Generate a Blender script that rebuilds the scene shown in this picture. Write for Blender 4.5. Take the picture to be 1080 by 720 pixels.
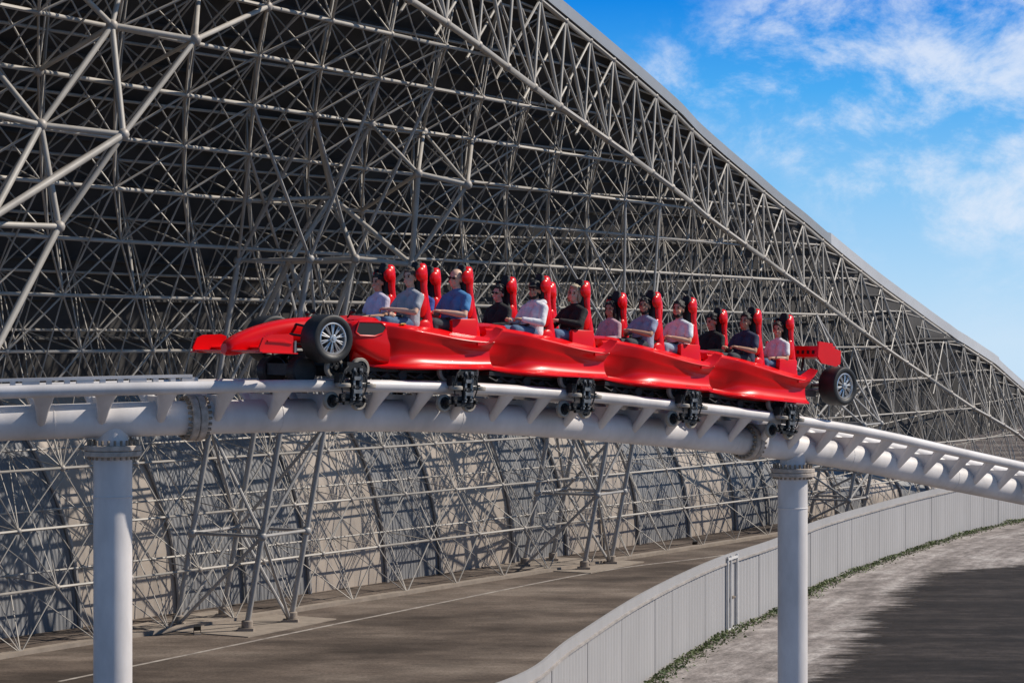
import bpy, bmesh, math, random
import numpy as np
from mathutils import Vector, Matrix, noise as mnoise
for o in list(bpy.data.objects): bpy.data.objects.remove(o)
SC = bpy.context.scene
COL = SC.collection
R = math.radians
random.seed(7)
F = 2320.0            # focal length in photo pixels (photo 1080 wide)
H = 10.0              # camera height above the ground

# ------------------------------------------------------------------ camera
cd = bpy.data.cameras.new('camera'); cam = bpy.data.objects.new('camera', cd); COL.objects.link(cam)
cam.location = (0, 0, H); cam.rotation_euler = (R(90), 0, 0)
cd.sensor_width = 36; cd.lens = 36*F/1080; cd.clip_end = 6000
SC.camera = cam

# ------------------------------------------------------------------ world, sun, exposure
SUN_EL = 42.0
SUN_AZ = 78.0         # degrees clockwise from +Y (the view direction): from the right, a little behind the train
w = bpy.data.worlds.new('World'); SC.world = w; w.use_nodes = True
nt = w.node_tree; nt.nodes.clear(); N = nt.nodes.new; L = nt.links.new
out = N('ShaderNodeOutputWorld'); bg = N('ShaderNodeBackground'); bg.inputs[1].default_value = 0.085
sky = N('ShaderNodeTexSky'); sky.sky_type = 'NISHITA'; sky.sun_disc = False
sky.sun_elevation = R(SUN_EL); sky.sun_rotation = R(SUN_AZ); sky.altitude = 0
sky.air_density = 1.0; sky.dust_density = 0.3; sky.ozone_density = 3.0
tc = N('ShaderNodeTexCoord')
cl = N('ShaderNodeVectorMath'); cl.operation = 'MAXIMUM'; cl.inputs[1].default_value = (-2, -2, 0)
mp = N('ShaderNodeVectorMath'); mp.operation = 'MULTIPLY_ADD'; mp.inputs[1].default_value = (1, 1, 4.5); mp.inputs[2].default_value = (0, 0, .13)
nz = N('ShaderNodeVectorMath'); nz.operation = 'NORMALIZE'
L(tc.outputs['Generated'], cl.inputs[0]); L(cl.outputs[0], mp.inputs[0]); L(mp.outputs[0], nz.inputs[0]); L(nz.outputs[0], sky.inputs['Vector'])
hs = N('ShaderNodeHueSaturation'); hs.inputs['Hue'].default_value = 0.492; hs.inputs['Saturation'].default_value = 1.1; hs.inputs['Value'].default_value = 1.25
L(sky.outputs[0], hs.inputs['Color'])
# humid air near the horizon: pale low down, clear azure a little higher
sx = N('ShaderNodeSeparateXYZ'); L(tc.outputs['Generated'], sx.inputs[0])
hr = N('ShaderNodeValToRGB'); e = hr.color_ramp.elements
e[0].position = .0; e[0].color = (.60, .79, .97, 1); e[1].position = .62; e[1].color = (.006, .25, .82, 1)
for q, c_ in ((.10, (.46, .72, .97, 1)), (.28, (.25, .58, .95, 1)), (.45, (.075, .42, .92, 1))): k_ = e.new(q); k_.color = c_
hm = N('ShaderNodeMath'); hm.operation = 'MULTIPLY'; hm.inputs[1].default_value = 4.0; hm.use_clamp = True; L(sx.outputs[2], hm.inputs[0]); L(hm.outputs[0], hr.inputs[0])
hk = N('ShaderNodeMix'); hk.data_type = 'RGBA'; hk.blend_type = 'MULTIPLY'; hk.inputs[0].default_value = 1; hk.inputs[7].default_value = (11.3, 11.3, 11.3, 1); L(hr.outputs[0], hk.inputs[6])
hf = N('ShaderNodeMapRange'); hf.interpolation_type = 'SMOOTHSTEP'; hf.inputs['From Min'].default_value = .16; hf.inputs['From Max'].default_value = .34; hf.inputs['To Min'].default_value = 1; hf.inputs['To Max'].default_value = 0
L(sx.outputs[2], hf.inputs['Value'])
hx = N('ShaderNodeMix'); hx.data_type = 'RGBA'; L(hf.outputs[0], hx.inputs[0]); L(hs.outputs[0], hx.inputs[6]); L(hk.outputs[2], hx.inputs[7])
# wispy clouds, laid out over the directions of the sky dome
cm = N('ShaderNodeMapping'); cm.inputs['Rotation'].default_value = (0, R(0), R(0)); cm.inputs['Location'].default_value = (1.9, 0, .6); cm.inputs['Rotation'].default_value = (0, R(-35), 0); cm.inputs['Scale'].default_value = (10, 9, 15)
L(tc.outputs['Generated'], cm.inputs['Vector'])
n1 = N('ShaderNodeTexNoise'); n1.inputs['Scale'].default_value = 1.7; n1.inputs['Detail'].default_value = 11; n1.inputs['Roughness'].default_value = 0.66; n1.inputs['Distortion'].default_value = 0.25
L(cm.outputs[0], n1.inputs['Vector'])
rmp = N('ShaderNodeMapRange'); rmp.interpolation_type = 'SMOOTHSTEP'
rmp.inputs['From Min'].default_value = 0.41; rmp.inputs['From Max'].default_value = 0.70
L(n1.outputs['Fac'], rmp.inputs['Value'])
# big banks: broad soft lumps where the clouds gather
def bank(u, v, wd):
    d = Vector(((u-540)/F, 1, (360-v)/F)).normalized()
    dp = N('ShaderNodeVectorMath'); dp.operation = 'DOT_PRODUCT'; dp.inputs[1].default_value = d
    L(tc.outputs['Generated'], dp.inputs[0])
    mr = N('ShaderNodeMapRange'); mr.interpolation_type = 'SMOOTHSTEP'
    mr.inputs['From Min'].default_value = math.cos(wd/F); mr.inputs['From Max'].default_value = 1.0
    L(dp.outputs['Value'], mr.inputs['Value']); return mr.outputs[0]
acc = None
for (u, v, wd, k) in [(760, 85, 120, .6), (860, 80, 130, .9), (930, 110, 150, 1), (965, 175, 130, .9), (880, 30, 120, .6), (1050, 50, 140, .9), (1075, 150, 120, .6), (1090, 250, 130, .4), (690, 95, 70, .45), (1300, 120, 300, .9), (-500, 100, 500, .8)]:
    m = N('ShaderNodeMath'); m.operation = 'MULTIPLY'; m.inputs[1].default_value = k; L(bank(u, v, wd), m.inputs[0])
    if acc is None: acc = m.outputs[0]
    else:
        a = N('ShaderNodeMath'); a.operation = 'ADD'; a.use_clamp = True; L(acc, a.inputs[0]); L(m.outputs[0], a.inputs[1]); acc = a.outputs[0]
cf = N('ShaderNodeMath'); cf.operation = 'MULTIPLY'; L(rmp.outputs[0], cf.inputs[0]); L(acc, cf.inputs[1])
cf2 = N('ShaderNodeMath'); cf2.operation = 'MULTIPLY'; cf2.inputs[1].default_value = 0.8; L(cf.outputs[0], cf2.inputs[0])
mx = N('ShaderNodeMix'); mx.data_type = 'RGBA'
mx.inputs[7].default_value = (9.4, 10.1, 11.4, 1)
L(cf2.outputs[0], mx.inputs[0]); L(hx.outputs[2], mx.inputs[6]); L(mx.outputs[2], bg.inputs[0]); L(bg.outputs[0], out.inputs[0])

sl = bpy.data.lights.new('sun', 'SUN'); sl.energy = 5.0; sl.angle = R(0.5); sl.color = (1, 0.92, 0.81)
so = bpy.data.objects.new('sun', sl); COL.objects.link(so)
TOSUN = Vector((math.sin(R(SUN_AZ))*math.cos(R(SUN_EL)), math.cos(R(SUN_AZ))*math.cos(R(SUN_EL)), math.sin(R(SUN_EL))))
so.rotation_euler = TOSUN.to_track_quat('Z', 'Y').to_euler(); so.location = (40, -20, 80)
SC.view_settings.view_transform = 'Standard'; SC.view_settings.look = 'None'; SC.view_settings.gamma = 1
SC.view_settings.use_curve_mapping = False; SC.view_settings.exposure = 0.0

# ------------------------------------------------------------------ materials
def mat(name, col, rough=.5, metal=0., coat=0., var=0., vscale=3., bump=0., bscale=30., stretch=(1, 1, 1), col2=None, spec=None, grime=0.):
    m = bpy.data.materials.new(name); m.use_nodes = True
    t = m.node_tree; b = t.nodes['Principled BSDF']
    b.inputs['Base Color'].default_value = (*col, 1); b.inputs['Roughness'].default_value = rough; b.inputs['Metallic'].default_value = metal
    b.inputs['Coat Weight'].default_value = coat; b.inputs['Coat Roughness'].default_value = .06
    if spec is not None: b.inputs['Specular IOR Level'].default_value = spec
    co = t.nodes.new('ShaderNodeTexCoord'); mpn = t.nodes.new('ShaderNodeMapping'); mpn.inputs['Scale'].default_value = stretch
    t.links.new(co.outputs['Object'], mpn.inputs['Vector'])
    if var or col2:
        n = t.nodes.new('ShaderNodeTexNoise'); n.inputs['Scale'].default_value = vscale; n.inputs['Detail'].default_value = 8; n.inputs['Roughness'].default_value = .62
        t.links.new(mpn.outputs[0], n.inputs['Vector'])
        r = t.nodes.new('ShaderNodeValToRGB'); r.color_ramp.elements[0].position = .36; r.color_ramp.elements[1].position = .66
        c2 = col2 if col2 else tuple(c*(1-var) for c in col)
        r.color_ramp.elements[0].color = (*c2, 1); r.color_ramp.elements[1].color = (*col, 1)
        t.links.new(n.outputs['Fac'], r.inputs['Fac']); t.links.new(r.outputs[0], b.inputs['Base Color'])
        rr = t.nodes.new('ShaderNodeMapRange'); rr.inputs['To Min'].default_value = min(1, rough*1.25); rr.inputs['To Max'].default_value = rough*.85
        t.links.new(n.outputs['Fac'], rr.inputs['Value']); t.links.new(rr.outputs[0], b.inputs['Roughness'])
    if bump:
        n2 = t.nodes.new('ShaderNodeTexNoise'); n2.inputs['Scale'].default_value = bscale; n2.inputs['Detail'].default_value = 6
        t.links.new(mpn.outputs[0], n2.inputs['Vector'])
        bp = t.nodes.new('ShaderNodeBump'); bp.inputs['Strength'].default_value = bump; bp.inputs['Distance'].default_value = .02
        t.links.new(n2.outputs['Fac'], bp.inputs['Height']); t.links.new(bp.outputs[0], b.inputs['Normal'])
    return m
M = {}
M['red'] = mat('red_paint', (.78, .002, .005), .3, 0, .22, var=.1, vscale=2.5, spec=.22)
M['track'] = mat('pale_track_paint', (.74, .70, .68), .45, 0, .05, var=.3, vscale=1.1, stretch=(1, 1, .45), bump=.05, bscale=12)
M['bolt'] = mat('rusty_bolt', (.36, .29, .22), .7, .2, var=.4, vscale=20)
M['flange'] = mat('weathered_flange', (.55, .47, .40), .65, 0, var=.4, vscale=9)
M['frame'] = mat('space_frame_paint', (.43, .395, .35), .5, .0, var=.25, vscale=.9)
M['node'] = mat('space_frame_node', (.42, .38, .34), .55, .2, var=.3, vscale=3)
M['tower'] = mat('tower_steel', (.40, .38, .36), .5, .1, var=.25, vscale=1.2)
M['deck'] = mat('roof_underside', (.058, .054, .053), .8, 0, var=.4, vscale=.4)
M['fascia'] = mat('fascia_metal', (.33, .33, .33), .45, .2, var=.15, vscale=.3)
M['fascia_pale'] = mat('pale_fascia_metal', (.55, .55, .56), .45, .1, var=.15, vscale=.3)
M['black'] = mat('black_rubber', (.012, .012, .013), .55, var=.3, vscale=6)
M['tyre'] = mat('tyre_rubber', (.016, .016, .017), .5, var=.35, vscale=8, bump=.05)
M['pad'] = mat('seat_padding', (.012, .012, .014), .75, bump=.1, bscale=40)
M['chassis'] = mat('chassis_steel', (.03, .03, .032), .5, .4, var=.4, vscale=7)
M['steel'] = mat('greased_steel', (.32, .31, .3), .38, .7, var=.4, vscale=10)
M['wheelpoly'] = mat('wheel_polyurethane', (.36, .32, .27), .5, var=.3, vscale=10)
M['rim'] = mat('silver_rim', (.62, .62, .62), .28, .7)
M['yellow'] = mat('yellow_decal', (.8, .55, .02), .4)
M['decalblack'] = mat('black_decal', (.02, .02, .02), .4)
M['fence'] = mat('fence_sheet', (.40, .385, .38), .55, .1, var=.14, vscale=.7, stretch=(1, 1, .25))
M['cap'] = mat('fence_capping', (.40, .36, .33), .6, 0, var=.35, vscale=2)
M['gate'] = mat('gate_paint', (.66, .64, .62), .5, var=.15, vscale=4)
M['leaf'] = mat('weed_leaf', (.11, .135, .035), .6, vscale=1.2, col2=(.05, .08, .02))
M['pad_concrete'] = mat('footing_concrete', (.3, .25, .205), .85, var=.25, vscale=2, bump=.1)
M['line'] = mat('worn_line_paint', (.42, .38, .34), .8, col2=(.2, .17, .15), vscale=1.6)
M['chrome'] = mat('lamp_glass', (.5, .5, .52), .15, .6)

def ribbed(name, col, per, depth=.5, var=.2):
    m = mat(name, col, .5, .1, var=var, vscale=.5)
    t = m.node_tree; b = t.nodes['Principled BSDF']
    uv = t.nodes.new('ShaderNodeUVMap'); wv = t.nodes.new('ShaderNodeTexWave'); wv.wave_profile = 'TRI'
    wv.inputs['Scale'].default_value = per; wv.bands_direction = 'X'
    t.links.new(uv.outputs[0], wv.inputs['Vector'])
    bp = t.nodes.new('ShaderNodeBump'); bp.inputs['Strength'].default_value = depth; bp.inputs['Distance'].default_value = .06
    t.links.new(wv.outputs['Fac'], bp.inputs['Height']); t.links.new(bp.outputs[0], b.inputs['Normal'])
    return m
M['cream'] = ribbed('cream_cladding', (.46, .395, .335), .35)
M['grey'] = ribbed('slate_cladding', (.24, .24, .245), 1.6)

def ground_mat(name, ca, cb, cc, scale, streak, rough=.9, bump=.3, uv=False, fine_=.28, wide=(.34, .68)):
    m = bpy.data.materials.new(name); m.use_nodes = True; t = m.node_tree; b = t.nodes['Principled BSDF']
    b.inputs['Roughness'].default_value = rough; b.inputs['Specular IOR Level'].default_value = .25
    co = t.nodes.new('ShaderNodeTexCoord')
    def ns(sc, st, rot=0, det=9):
        mp_ = t.nodes.new('ShaderNodeMapping'); mp_.inputs['Scale'].default_value = st; mp_.inputs['Rotation'].default_value = (0, 0, R(rot))
        t.links.new(co.outputs['UV' if uv else 'Object'], mp_.inputs['Vector'])
        n = t.nodes.new('ShaderNodeTexNoise'); n.inputs['Scale'].default_value = sc; n.inputs['Detail'].default_value = det; n.inputs['Roughness'].default_value = .65
        t.links.new(mp_.outputs[0], n.inputs['Vector']); return n.outputs['Fac']
    r = t.nodes.new('ShaderNodeValToRGB'); e = r.color_ramp.elements
    e[0].position = wide[0]; e[0].color = (*ca, 1); e[1].position = wide[1]; e[1].color = (*cc, 1); k = e.new(.5); k.color = (*cb, 1)
    a = t.nodes.new('ShaderNodeMath'); a.operation = 'ADD'; h1 = t.nodes.new('ShaderNodeMath'); h1.operation = 'MULTIPLY'; h1.inputs[1].default_value = .5
    t.links.new(ns(scale, (1, 1, 1)), a.inputs[0]); t.links.new(ns(scale*1.6, streak[0], streak[1]), a.inputs[1]); t.links.new(a.outputs[0], h1.inputs[0])
    t.links.new(h1.outputs[0], r.inputs['Fac'])
    pn = ns(scale*4.5, (.6, 1.2, 1), -55, 6); pr_ = t.nodes.new('ShaderNodeMapRange'); pr_.inputs['From Min'].default_value = .35; pr_.inputs['From Max'].default_value = .62; pr_.inputs['To Min'].default_value = .62; pr_.inputs['To Max'].default_value = 1.12
    t.links.new(pn, pr_.inputs['Value']); pm_ = t.nodes.new('ShaderNodeMix'); pm_.data_type = 'RGBA'; pm_.blend_type = 'MULTIPLY'; pm_.inputs[0].default_value = 1
    t.links.new(r.outputs[0], pm_.inputs[6]); t.links.new(pr_.outputs[0], pm_.inputs[7])
    fine = ns(9, (1, 1, 1), 0, 5); mr = t.nodes.new('ShaderNodeMapRange'); mr.inputs['From Min'].default_value = .25; mr.inputs['From Max'].default_value = .75; mr.inputs['To Min'].default_value = 1-fine_; mr.inputs['To Max'].default_value = 1+fine_
    t.links.new(fine, mr.inputs['Value'])
    ml = t.nodes.new('ShaderNodeMix'); ml.data_type = 'RGBA'; ml.blend_type = 'MULTIPLY'; ml.inputs[0].default_value = 1
    t.links.new(pm_.outputs[2], ml.inputs[6]); t.links.new(mr.outputs[0], ml.inputs[7]); t.links.new(ml.outputs[2], b.inputs['Base Color'])
    bp = t.nodes.new('ShaderNodeBump'); bp.inputs['Strength'].default_value = bump; bp.inputs['Distance'].default_value = .05
    t.links.new(fine, bp.inputs['Height']); t.links.new(bp.outputs[0], b.inputs['Normal'])
    return m
M['ground'] = ground_mat('brown_asphalt', (.06, .045, .036), (.12, .093, .076), (.215, .175, .145), .11, ((.5, 1.6, 1), -55), fine_=.4, wide=(.41, .6))
M['gravel'] = ground_mat('pale_gravel', (.15, .13, .118), (.28, .245, .228), (.45, .41, .385), .45, ((.1, 1.5, 1), 0), uv=True, fine_=.4, wide=(.38, .62))
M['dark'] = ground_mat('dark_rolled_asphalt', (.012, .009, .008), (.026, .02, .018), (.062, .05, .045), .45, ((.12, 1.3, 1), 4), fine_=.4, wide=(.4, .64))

# ------------------------------------------------------------------ mesh helpers
class MB:
    def __init__(s): s.v = []; s.f = []
    def add(s, vs, fs):
        o = len(s.v); s.v += [tuple(x) for x in vs]; s.f += [tuple(i+o for i in f) for f in fs]; return s
    def box(s, c, d, mt=None):
        vs = [Vector(((i-.5)*d[0], (j-.5)*d[1], (k-.5)*d[2])) for i in (0, 1) for j in (0, 1) for k in (0, 1)]
        if mt: vs = [mt @ q for q in vs]
        vs = [q+Vector(c) for q in vs]
        return s.add(vs, [(0, 1, 3, 2), (4, 6, 7, 5), (0, 4, 5, 1), (2, 3, 7, 6), (0, 2, 6, 4), (1, 5, 7, 3)])
    def bar(s, a, b, r, n=6, r2=None):
        a = Vector(a); b = Vector(b); d = b-a
        if d.length < 1e-6: return s
        d.normalize(); q = d.orthogonal().normalized(); p = d.cross(q); r2 = r if r2 is None else r2
        vs = []
        for c, rr in ((a, r), (b, r2)):
            vs += [c+(q*math.cos(2*math.pi*i/n)+p*math.sin(2*math.pi*i/n))*rr for i in range(n)]
        fs = [(i, (i+1) % n, n+(i+1) % n, n+i) for i in range(n)]+[tuple(range(n-1, -1, -1)), tuple(range(n, 2*n))]
        return s.add(vs, fs)
    def tube(s, pts, r, n=12, closed=False):
        pts = [Vector(p) for p in pts]; m = len(pts); vs = []; rr = r if isinstance(r, (list, tuple)) else [r]*m
        up = None
        for i in range(m):
            d = (pts[min(i+1, m-1)]-pts[max(i-1, 0)]).normalized()
            if up is None: up = d.orthogonal().normalized()
            else: up = (up-d*up.dot(d)).normalized()
            sd = d.cross(up)
            vs += [pts[i]+(up*math.cos(2*math.pi*k/n)+sd*math.sin(2*math.pi*k/n))*rr[i] for k in range(n)]
        fs = [(i*n+k, i*n+(k+1) % n, (i+1)*n+(k+1) % n, (i+1)*n+k) for i in range(m-1) for k in range(n)]
        fs += [tuple(range(n-1, -1, -1)), tuple(range((m-1)*n, m*n))]
        return s.add(vs, fs)
    def lathe(s, c, ax, prof, n=24):
        """prof: list of (radius, offset along axis), closed loop if it starts and ends at radius > 0"""
        c = Vector(c); ax = Vector(ax).normalized(); q = ax.orthogonal().normalized(); p = ax.cross(q); m = len(prof); vs = []
        for (r, h) in prof:
            vs += [c+ax*h+(q*math.cos(2*math.pi*k/n)+p*math.sin(2*math.pi*k/n))*r for k in range(n)]
        fs = [(i*n+k, i*n+(k+1) % n, ((i+1) % m)*n+(k+1) % n, ((i+1) % m)*n+k) for i in range(m) for k in range(n)]
        return s.add(vs, fs)
    def disc(s, c, ax, r, h, n=20, bev=.0):
        b = bev or h*.12
        c = Vector(c); ax = Vector(ax).normalized(); prof = [(r-b, -h/2), (r, -h/2+b), (r, h/2-b), (r-b, h/2)]
        o = len(s.v); s.lathe(c, ax, prof, n); s.f = s.f[:-n]
        s.f.append(tuple(o+k for k in range(n-1, -1, -1))); s.f.append(tuple(o+3*n+k for k in range(n))); return s
    def ball(s, c, r, n=8, m=5, sc=(1, 1, 1)):
        c = Vector(c); vs = [c+Vector((0, 0, r*sc[2]))]
        for j in range(1, m):
            t = math.pi*j/m
            vs += [c+Vector((r*sc[0]*math.sin(t)*math.cos(2*math.pi*k/n), r*sc[1]*math.sin(t)*math.sin(2*math.pi*k/n), r*sc[2]*math.cos(t))) for k in range(n)]
        vs.append(c-Vector((0, 0, r*sc[2]))); e = len(vs)-1
        fs = [(0, 1+k, 1+(k+1) % n) for k in range(n)]
        for j in range(m-2): fs += [(1+j*n+k, 1+(j+1)*n+k, 1+(j+1)*n+(k+1) % n, 1+j*n+(k+1) % n) for k in range(n)]
        fs += [(e, 1+(m-2)*n+(k+1) % n, 1+(m-2)*n+k) for k in range(n)]
        return s.add(vs, fs)
    def loft(s, rings, cap=True):
        n = len(rings[0]); o = len(s.v); vs = [p for r in rings for p in r]
        fs = [(i*n+k, i*n+(k+1) % n, (i+1)*n+(k+1) % n, (i+1)*n+k) for i in range(len(rings)-1) for k in range(n)]
        if cap: fs += [tuple(range(n-1, -1, -1)), tuple(range((len(rings)-1)*n, len(rings)*n))]
        return s.add(vs, fs)
    def grid(s, rows):
        n = len(rows[0]); vs = [p for r in rows for p in r]
        return s.add(vs, [(i*n+k, i*n+k+1, (i+1)*n+k+1, (i+1)*n+k) for i in range(len(rows)-1) for k in range(n-1)])
    def slab(s, rows, off):
        """sheet with real thickness: rows of points, pushed by off for the back face"""
        n = len(rows[0]); m = len(rows); off = Vector(off); o = len(s.v)
        s.grid(rows); k2 = len(s.v)-o
        s.add([Vector(p)+off for r in rows for p in r], [tuple(reversed((i*n+k, i*n+k+1, (i+1)*n+k+1, (i+1)*n+k))) for i in range(m-1) for k in range(n-1)])
        bd = [k for k in range(n)]+[i*n+n-1 for i in range(1, m)]+[(m-1)*n+k for k in range(n-2, -1, -1)]+[i*n for i in range(m-2, 0, -1)]
        for i in range(len(bd)):
            a, b = bd[i], bd[(i+1) % len(bd)]
            s.f.append((o+b, o+a, o+k2+a, o+k2+b))
        return s
    def mesh(s, name, m, smooth=40, recalc=True):
        me = bpy.data.meshes.new(name); me.from_pydata([tuple(p) for p in s.v], [], s.f); me.update()
        if recalc:
            b = bmesh.new(); b.from_mesh(me); bmesh.ops.recalc_face_normals(b, faces=b.faces); b.to_mesh(me); b.free()
        if smooth:
            me.shade_smooth(); me.set_sharp_from_angle(angle=R(smooth))
        me.materials.append(m); return me
    def build(s, name, m, parent=None, smooth=40, recalc=True):
        o = bpy.data.objects.new(name, s.mesh(name, m, smooth, recalc)); COL.objects.link(o)
        if parent: o.parent = parent
        return o
def tag(o, label=None, cat=None, group=None, kind=None):
    if label: o['label'] = label
    if cat: o['category'] = cat
    if group: o['group'] = group
    if kind: o['kind'] = kind
    return o
def empty(name, loc=(0, 0, 0)):
    o = bpy.data.objects.new(name, None); COL.objects.link(o); o.location = loc; o.empty_display_size = .3; return o
def copy_tree(o, parent=None):
    c = o.copy(); COL.objects.link(c)
    if parent: c.parent = parent
    for ch in [x for x in bpy.data.objects if x.parent == o]: copy_tree(ch, c)
    return c
def cr(vals, t):
    """catmull-rom through a list of equal-length tuples at parameter t in [0, n-1]"""
    n = len(vals); i = min(int(t), n-2); f = t-i; P = [np.array(vals[max(0, min(n-1, i+k))], float) for k in (-1, 0, 1, 2)]
    return .5*(2*P[1]+(P[2]-P[0])*f+(2*P[0]-5*P[1]+4*P[2]-P[3])*f*f+(3*P[1]-P[0]-3*P[2]+P[3])*f**3)
def px(u, v, Y): return Vector(((u-540)/F*Y, Y, H+(360-v)/F*Y))
def pxg(u, v, z=0.): Y = F*(H-z)/(v-360); return Vector(((u-540)/F*Y, Y, z))
def proj(p): return (540+F*p[0]/max(p[1], .1), 360-F*(p[2]-H)/max(p[1], .1))

# ------------------------------------------------------------------ ground, tracks, markings
def terrain(name, rows, m):
    mb = MB(); mb.grid(rows); return tag(mb.build(name, m, None, 0, False), kind='structure')
g = MB(); g.grid([[(x, y, -.03*max(0, y-520)-.02*max(0, abs(x)-500)) for x in (-3000, -500, -60, 60, 500, 3000)] for y in (-600, -60, 60, 240, 520, 3600)])
tag(g.build('ground', M['ground'], None, 0), kind='structure')
fence_pts = [(-9.5, 30), (-6.2, 36), (-3.0, 42.2), (.1, 48.4), (1.5, 54.7), (3.9, 64.6), (6.9, 74.5), (9.8, 82), (11.85, 88.4), (14.1, 94.2), (18.4, 104), (21.6, 110.7), (25.7, 118.5), (32, 128.5), (41, 141), (55, 158)]
def fence_at(t): return cr(fence_pts, t)
FN = 500
fc = np.array([fence_at(t) for t in np.linspace(0, len(fence_pts)-1, FN)])
fl = np.concatenate([[0], np.cumsum(np.linalg.norm(np.diff(fc, axis=0), axis=1))])
def fpos(d):
    p = Vector((np.interp(d, fl, fc[:, 0]), np.interp(d, fl, fc[:, 1]), 0)); q = Vector((np.interp(d+.3, fl, fc[:, 0]), np.interp(d+.3, fl, fc[:, 1]), 0)); r = Vector((np.interp(d-.3, fl, fc[:, 0]), np.interp(d-.3, fl, fc[:, 1]), 0))
    t = (q-r).normalized(); return p, t, Vector((t.y, -t.x, 0))
rows = []
for d in np.linspace(0, fl[-1], 160):
    p, t, n = fpos(d)
    wd = 34+6*math.sin(d*.13)
    rows.append([(p.x+n.x*k*wd+.05, p.y+n.y*k*wd, .004) for k in (0, .25, .5, 1)])
gt = terrain('gravel_track', rows, M['gravel'])
uvl = gt.data.uv_layers.new(name='UVMap'); nf_ = [0, .25, .5, 1]
for lp_ in gt.data.loops: uvl.data[lp_.index].uv = (np.linspace(0, fl[-1], 160)[lp_.vertex_index//4], nf_[lp_.vertex_index % 4]*34)
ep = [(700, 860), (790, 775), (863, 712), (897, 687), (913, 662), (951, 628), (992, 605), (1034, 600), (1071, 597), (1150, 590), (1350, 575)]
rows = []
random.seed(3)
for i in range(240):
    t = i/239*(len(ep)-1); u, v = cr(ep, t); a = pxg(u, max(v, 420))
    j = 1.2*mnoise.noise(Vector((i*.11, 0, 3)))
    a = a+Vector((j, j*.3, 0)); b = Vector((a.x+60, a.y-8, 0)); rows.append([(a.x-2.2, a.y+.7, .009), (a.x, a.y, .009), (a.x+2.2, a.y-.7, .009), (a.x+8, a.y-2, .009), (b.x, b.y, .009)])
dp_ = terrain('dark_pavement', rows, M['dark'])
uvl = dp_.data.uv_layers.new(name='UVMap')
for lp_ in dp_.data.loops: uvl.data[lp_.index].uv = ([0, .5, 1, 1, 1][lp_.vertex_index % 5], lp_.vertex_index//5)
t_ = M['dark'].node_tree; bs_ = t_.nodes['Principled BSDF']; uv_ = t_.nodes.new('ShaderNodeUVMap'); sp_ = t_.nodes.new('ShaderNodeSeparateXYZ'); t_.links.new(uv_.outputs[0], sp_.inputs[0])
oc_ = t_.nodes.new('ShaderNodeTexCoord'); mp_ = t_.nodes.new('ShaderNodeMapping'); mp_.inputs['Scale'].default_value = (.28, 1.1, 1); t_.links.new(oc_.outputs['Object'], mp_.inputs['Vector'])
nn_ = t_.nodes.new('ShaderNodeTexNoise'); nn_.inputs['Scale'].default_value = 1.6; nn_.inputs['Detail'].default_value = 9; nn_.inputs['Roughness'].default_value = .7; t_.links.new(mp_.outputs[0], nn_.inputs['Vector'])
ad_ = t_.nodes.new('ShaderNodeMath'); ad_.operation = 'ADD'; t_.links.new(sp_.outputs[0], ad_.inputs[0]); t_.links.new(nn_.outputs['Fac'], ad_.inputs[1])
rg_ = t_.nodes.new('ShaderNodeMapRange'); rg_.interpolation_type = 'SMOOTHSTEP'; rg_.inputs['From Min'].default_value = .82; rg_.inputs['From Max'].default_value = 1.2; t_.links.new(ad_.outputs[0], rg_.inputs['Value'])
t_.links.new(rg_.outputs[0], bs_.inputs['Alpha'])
lp = [(60, 718), (190, 691), (340, 660), (400, 648), (620, 604), (740, 588), (860, 572)]
rows = []
for i in range(80):
    u, v = cr(lp, i/79*(len(lp)-1)); a = pxg(u, v); rows.append([(a.x, a.y, .005), (a.x+.14, a.y-.1, .005)])
terrain('painted_line', rows, M['line'])

# ------------------------------------------------------------------ barrier fence
FH = 2.65
fence = empty('barrier_fence', (fc[200][0], fc[200][1], 0))
tag(fence, 'long curved pale grey sheet fence with a capping rail beside the gravel track', 'fence')
off = -Vector(fence.location)
pl = 2.43; npan = int(fl[-1]/pl)
for k in range(npan):
    ring = []
    a, b = k*pl+.012, (k+1)*pl-.012
    jit = random.uniform(-.012, .012)
    rows = []
    nn = 24
    for i in range(nn+1):
        d = a+(b-a)*i/nn; p, t, n = fpos(d); q = .03 if i % 4 in (1, 2) else 0.
        rows.append([p+n*(q+jit)+off, p+n*(q+jit)+off+Vector((0, 0, FH-.34))])
    mb = MB(); mb.slab(rows, fpos((a+b)/2)[2]*-.05)
    mb.build('panel', M['fence'], fence, 30)
pts = [fpos(d)[0]+fpos(d)[2]*.03+off for d in np.arange(0, fl[-1], .8)]
mb = MB(); rr = []
for d in np.arange(0, npan*pl, .8):
    p, t, n = fpos(d); rr.append([p+n*a+off+Vector((0, 0, z)) for a, z in ((.075, FH-.335), (.075, FH-.27), (-.075, FH-.27), (-.075, FH-.335))])
mb.loft(rr); mb.build('ledge', M['cap'], fence)
mb = MB(); rr = []
for d in np.arange(0, npan*pl, .8):
    p, t, n = fpos(d); rr.append([p+n*a+off+Vector((0, 0, z)) for a, z in ((.03, FH-.268), (.03, FH), (-.05, FH), (-.05, FH-.268))])
mb.loft(rr); mb.build('top_band', M['fence'], fence)
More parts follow.
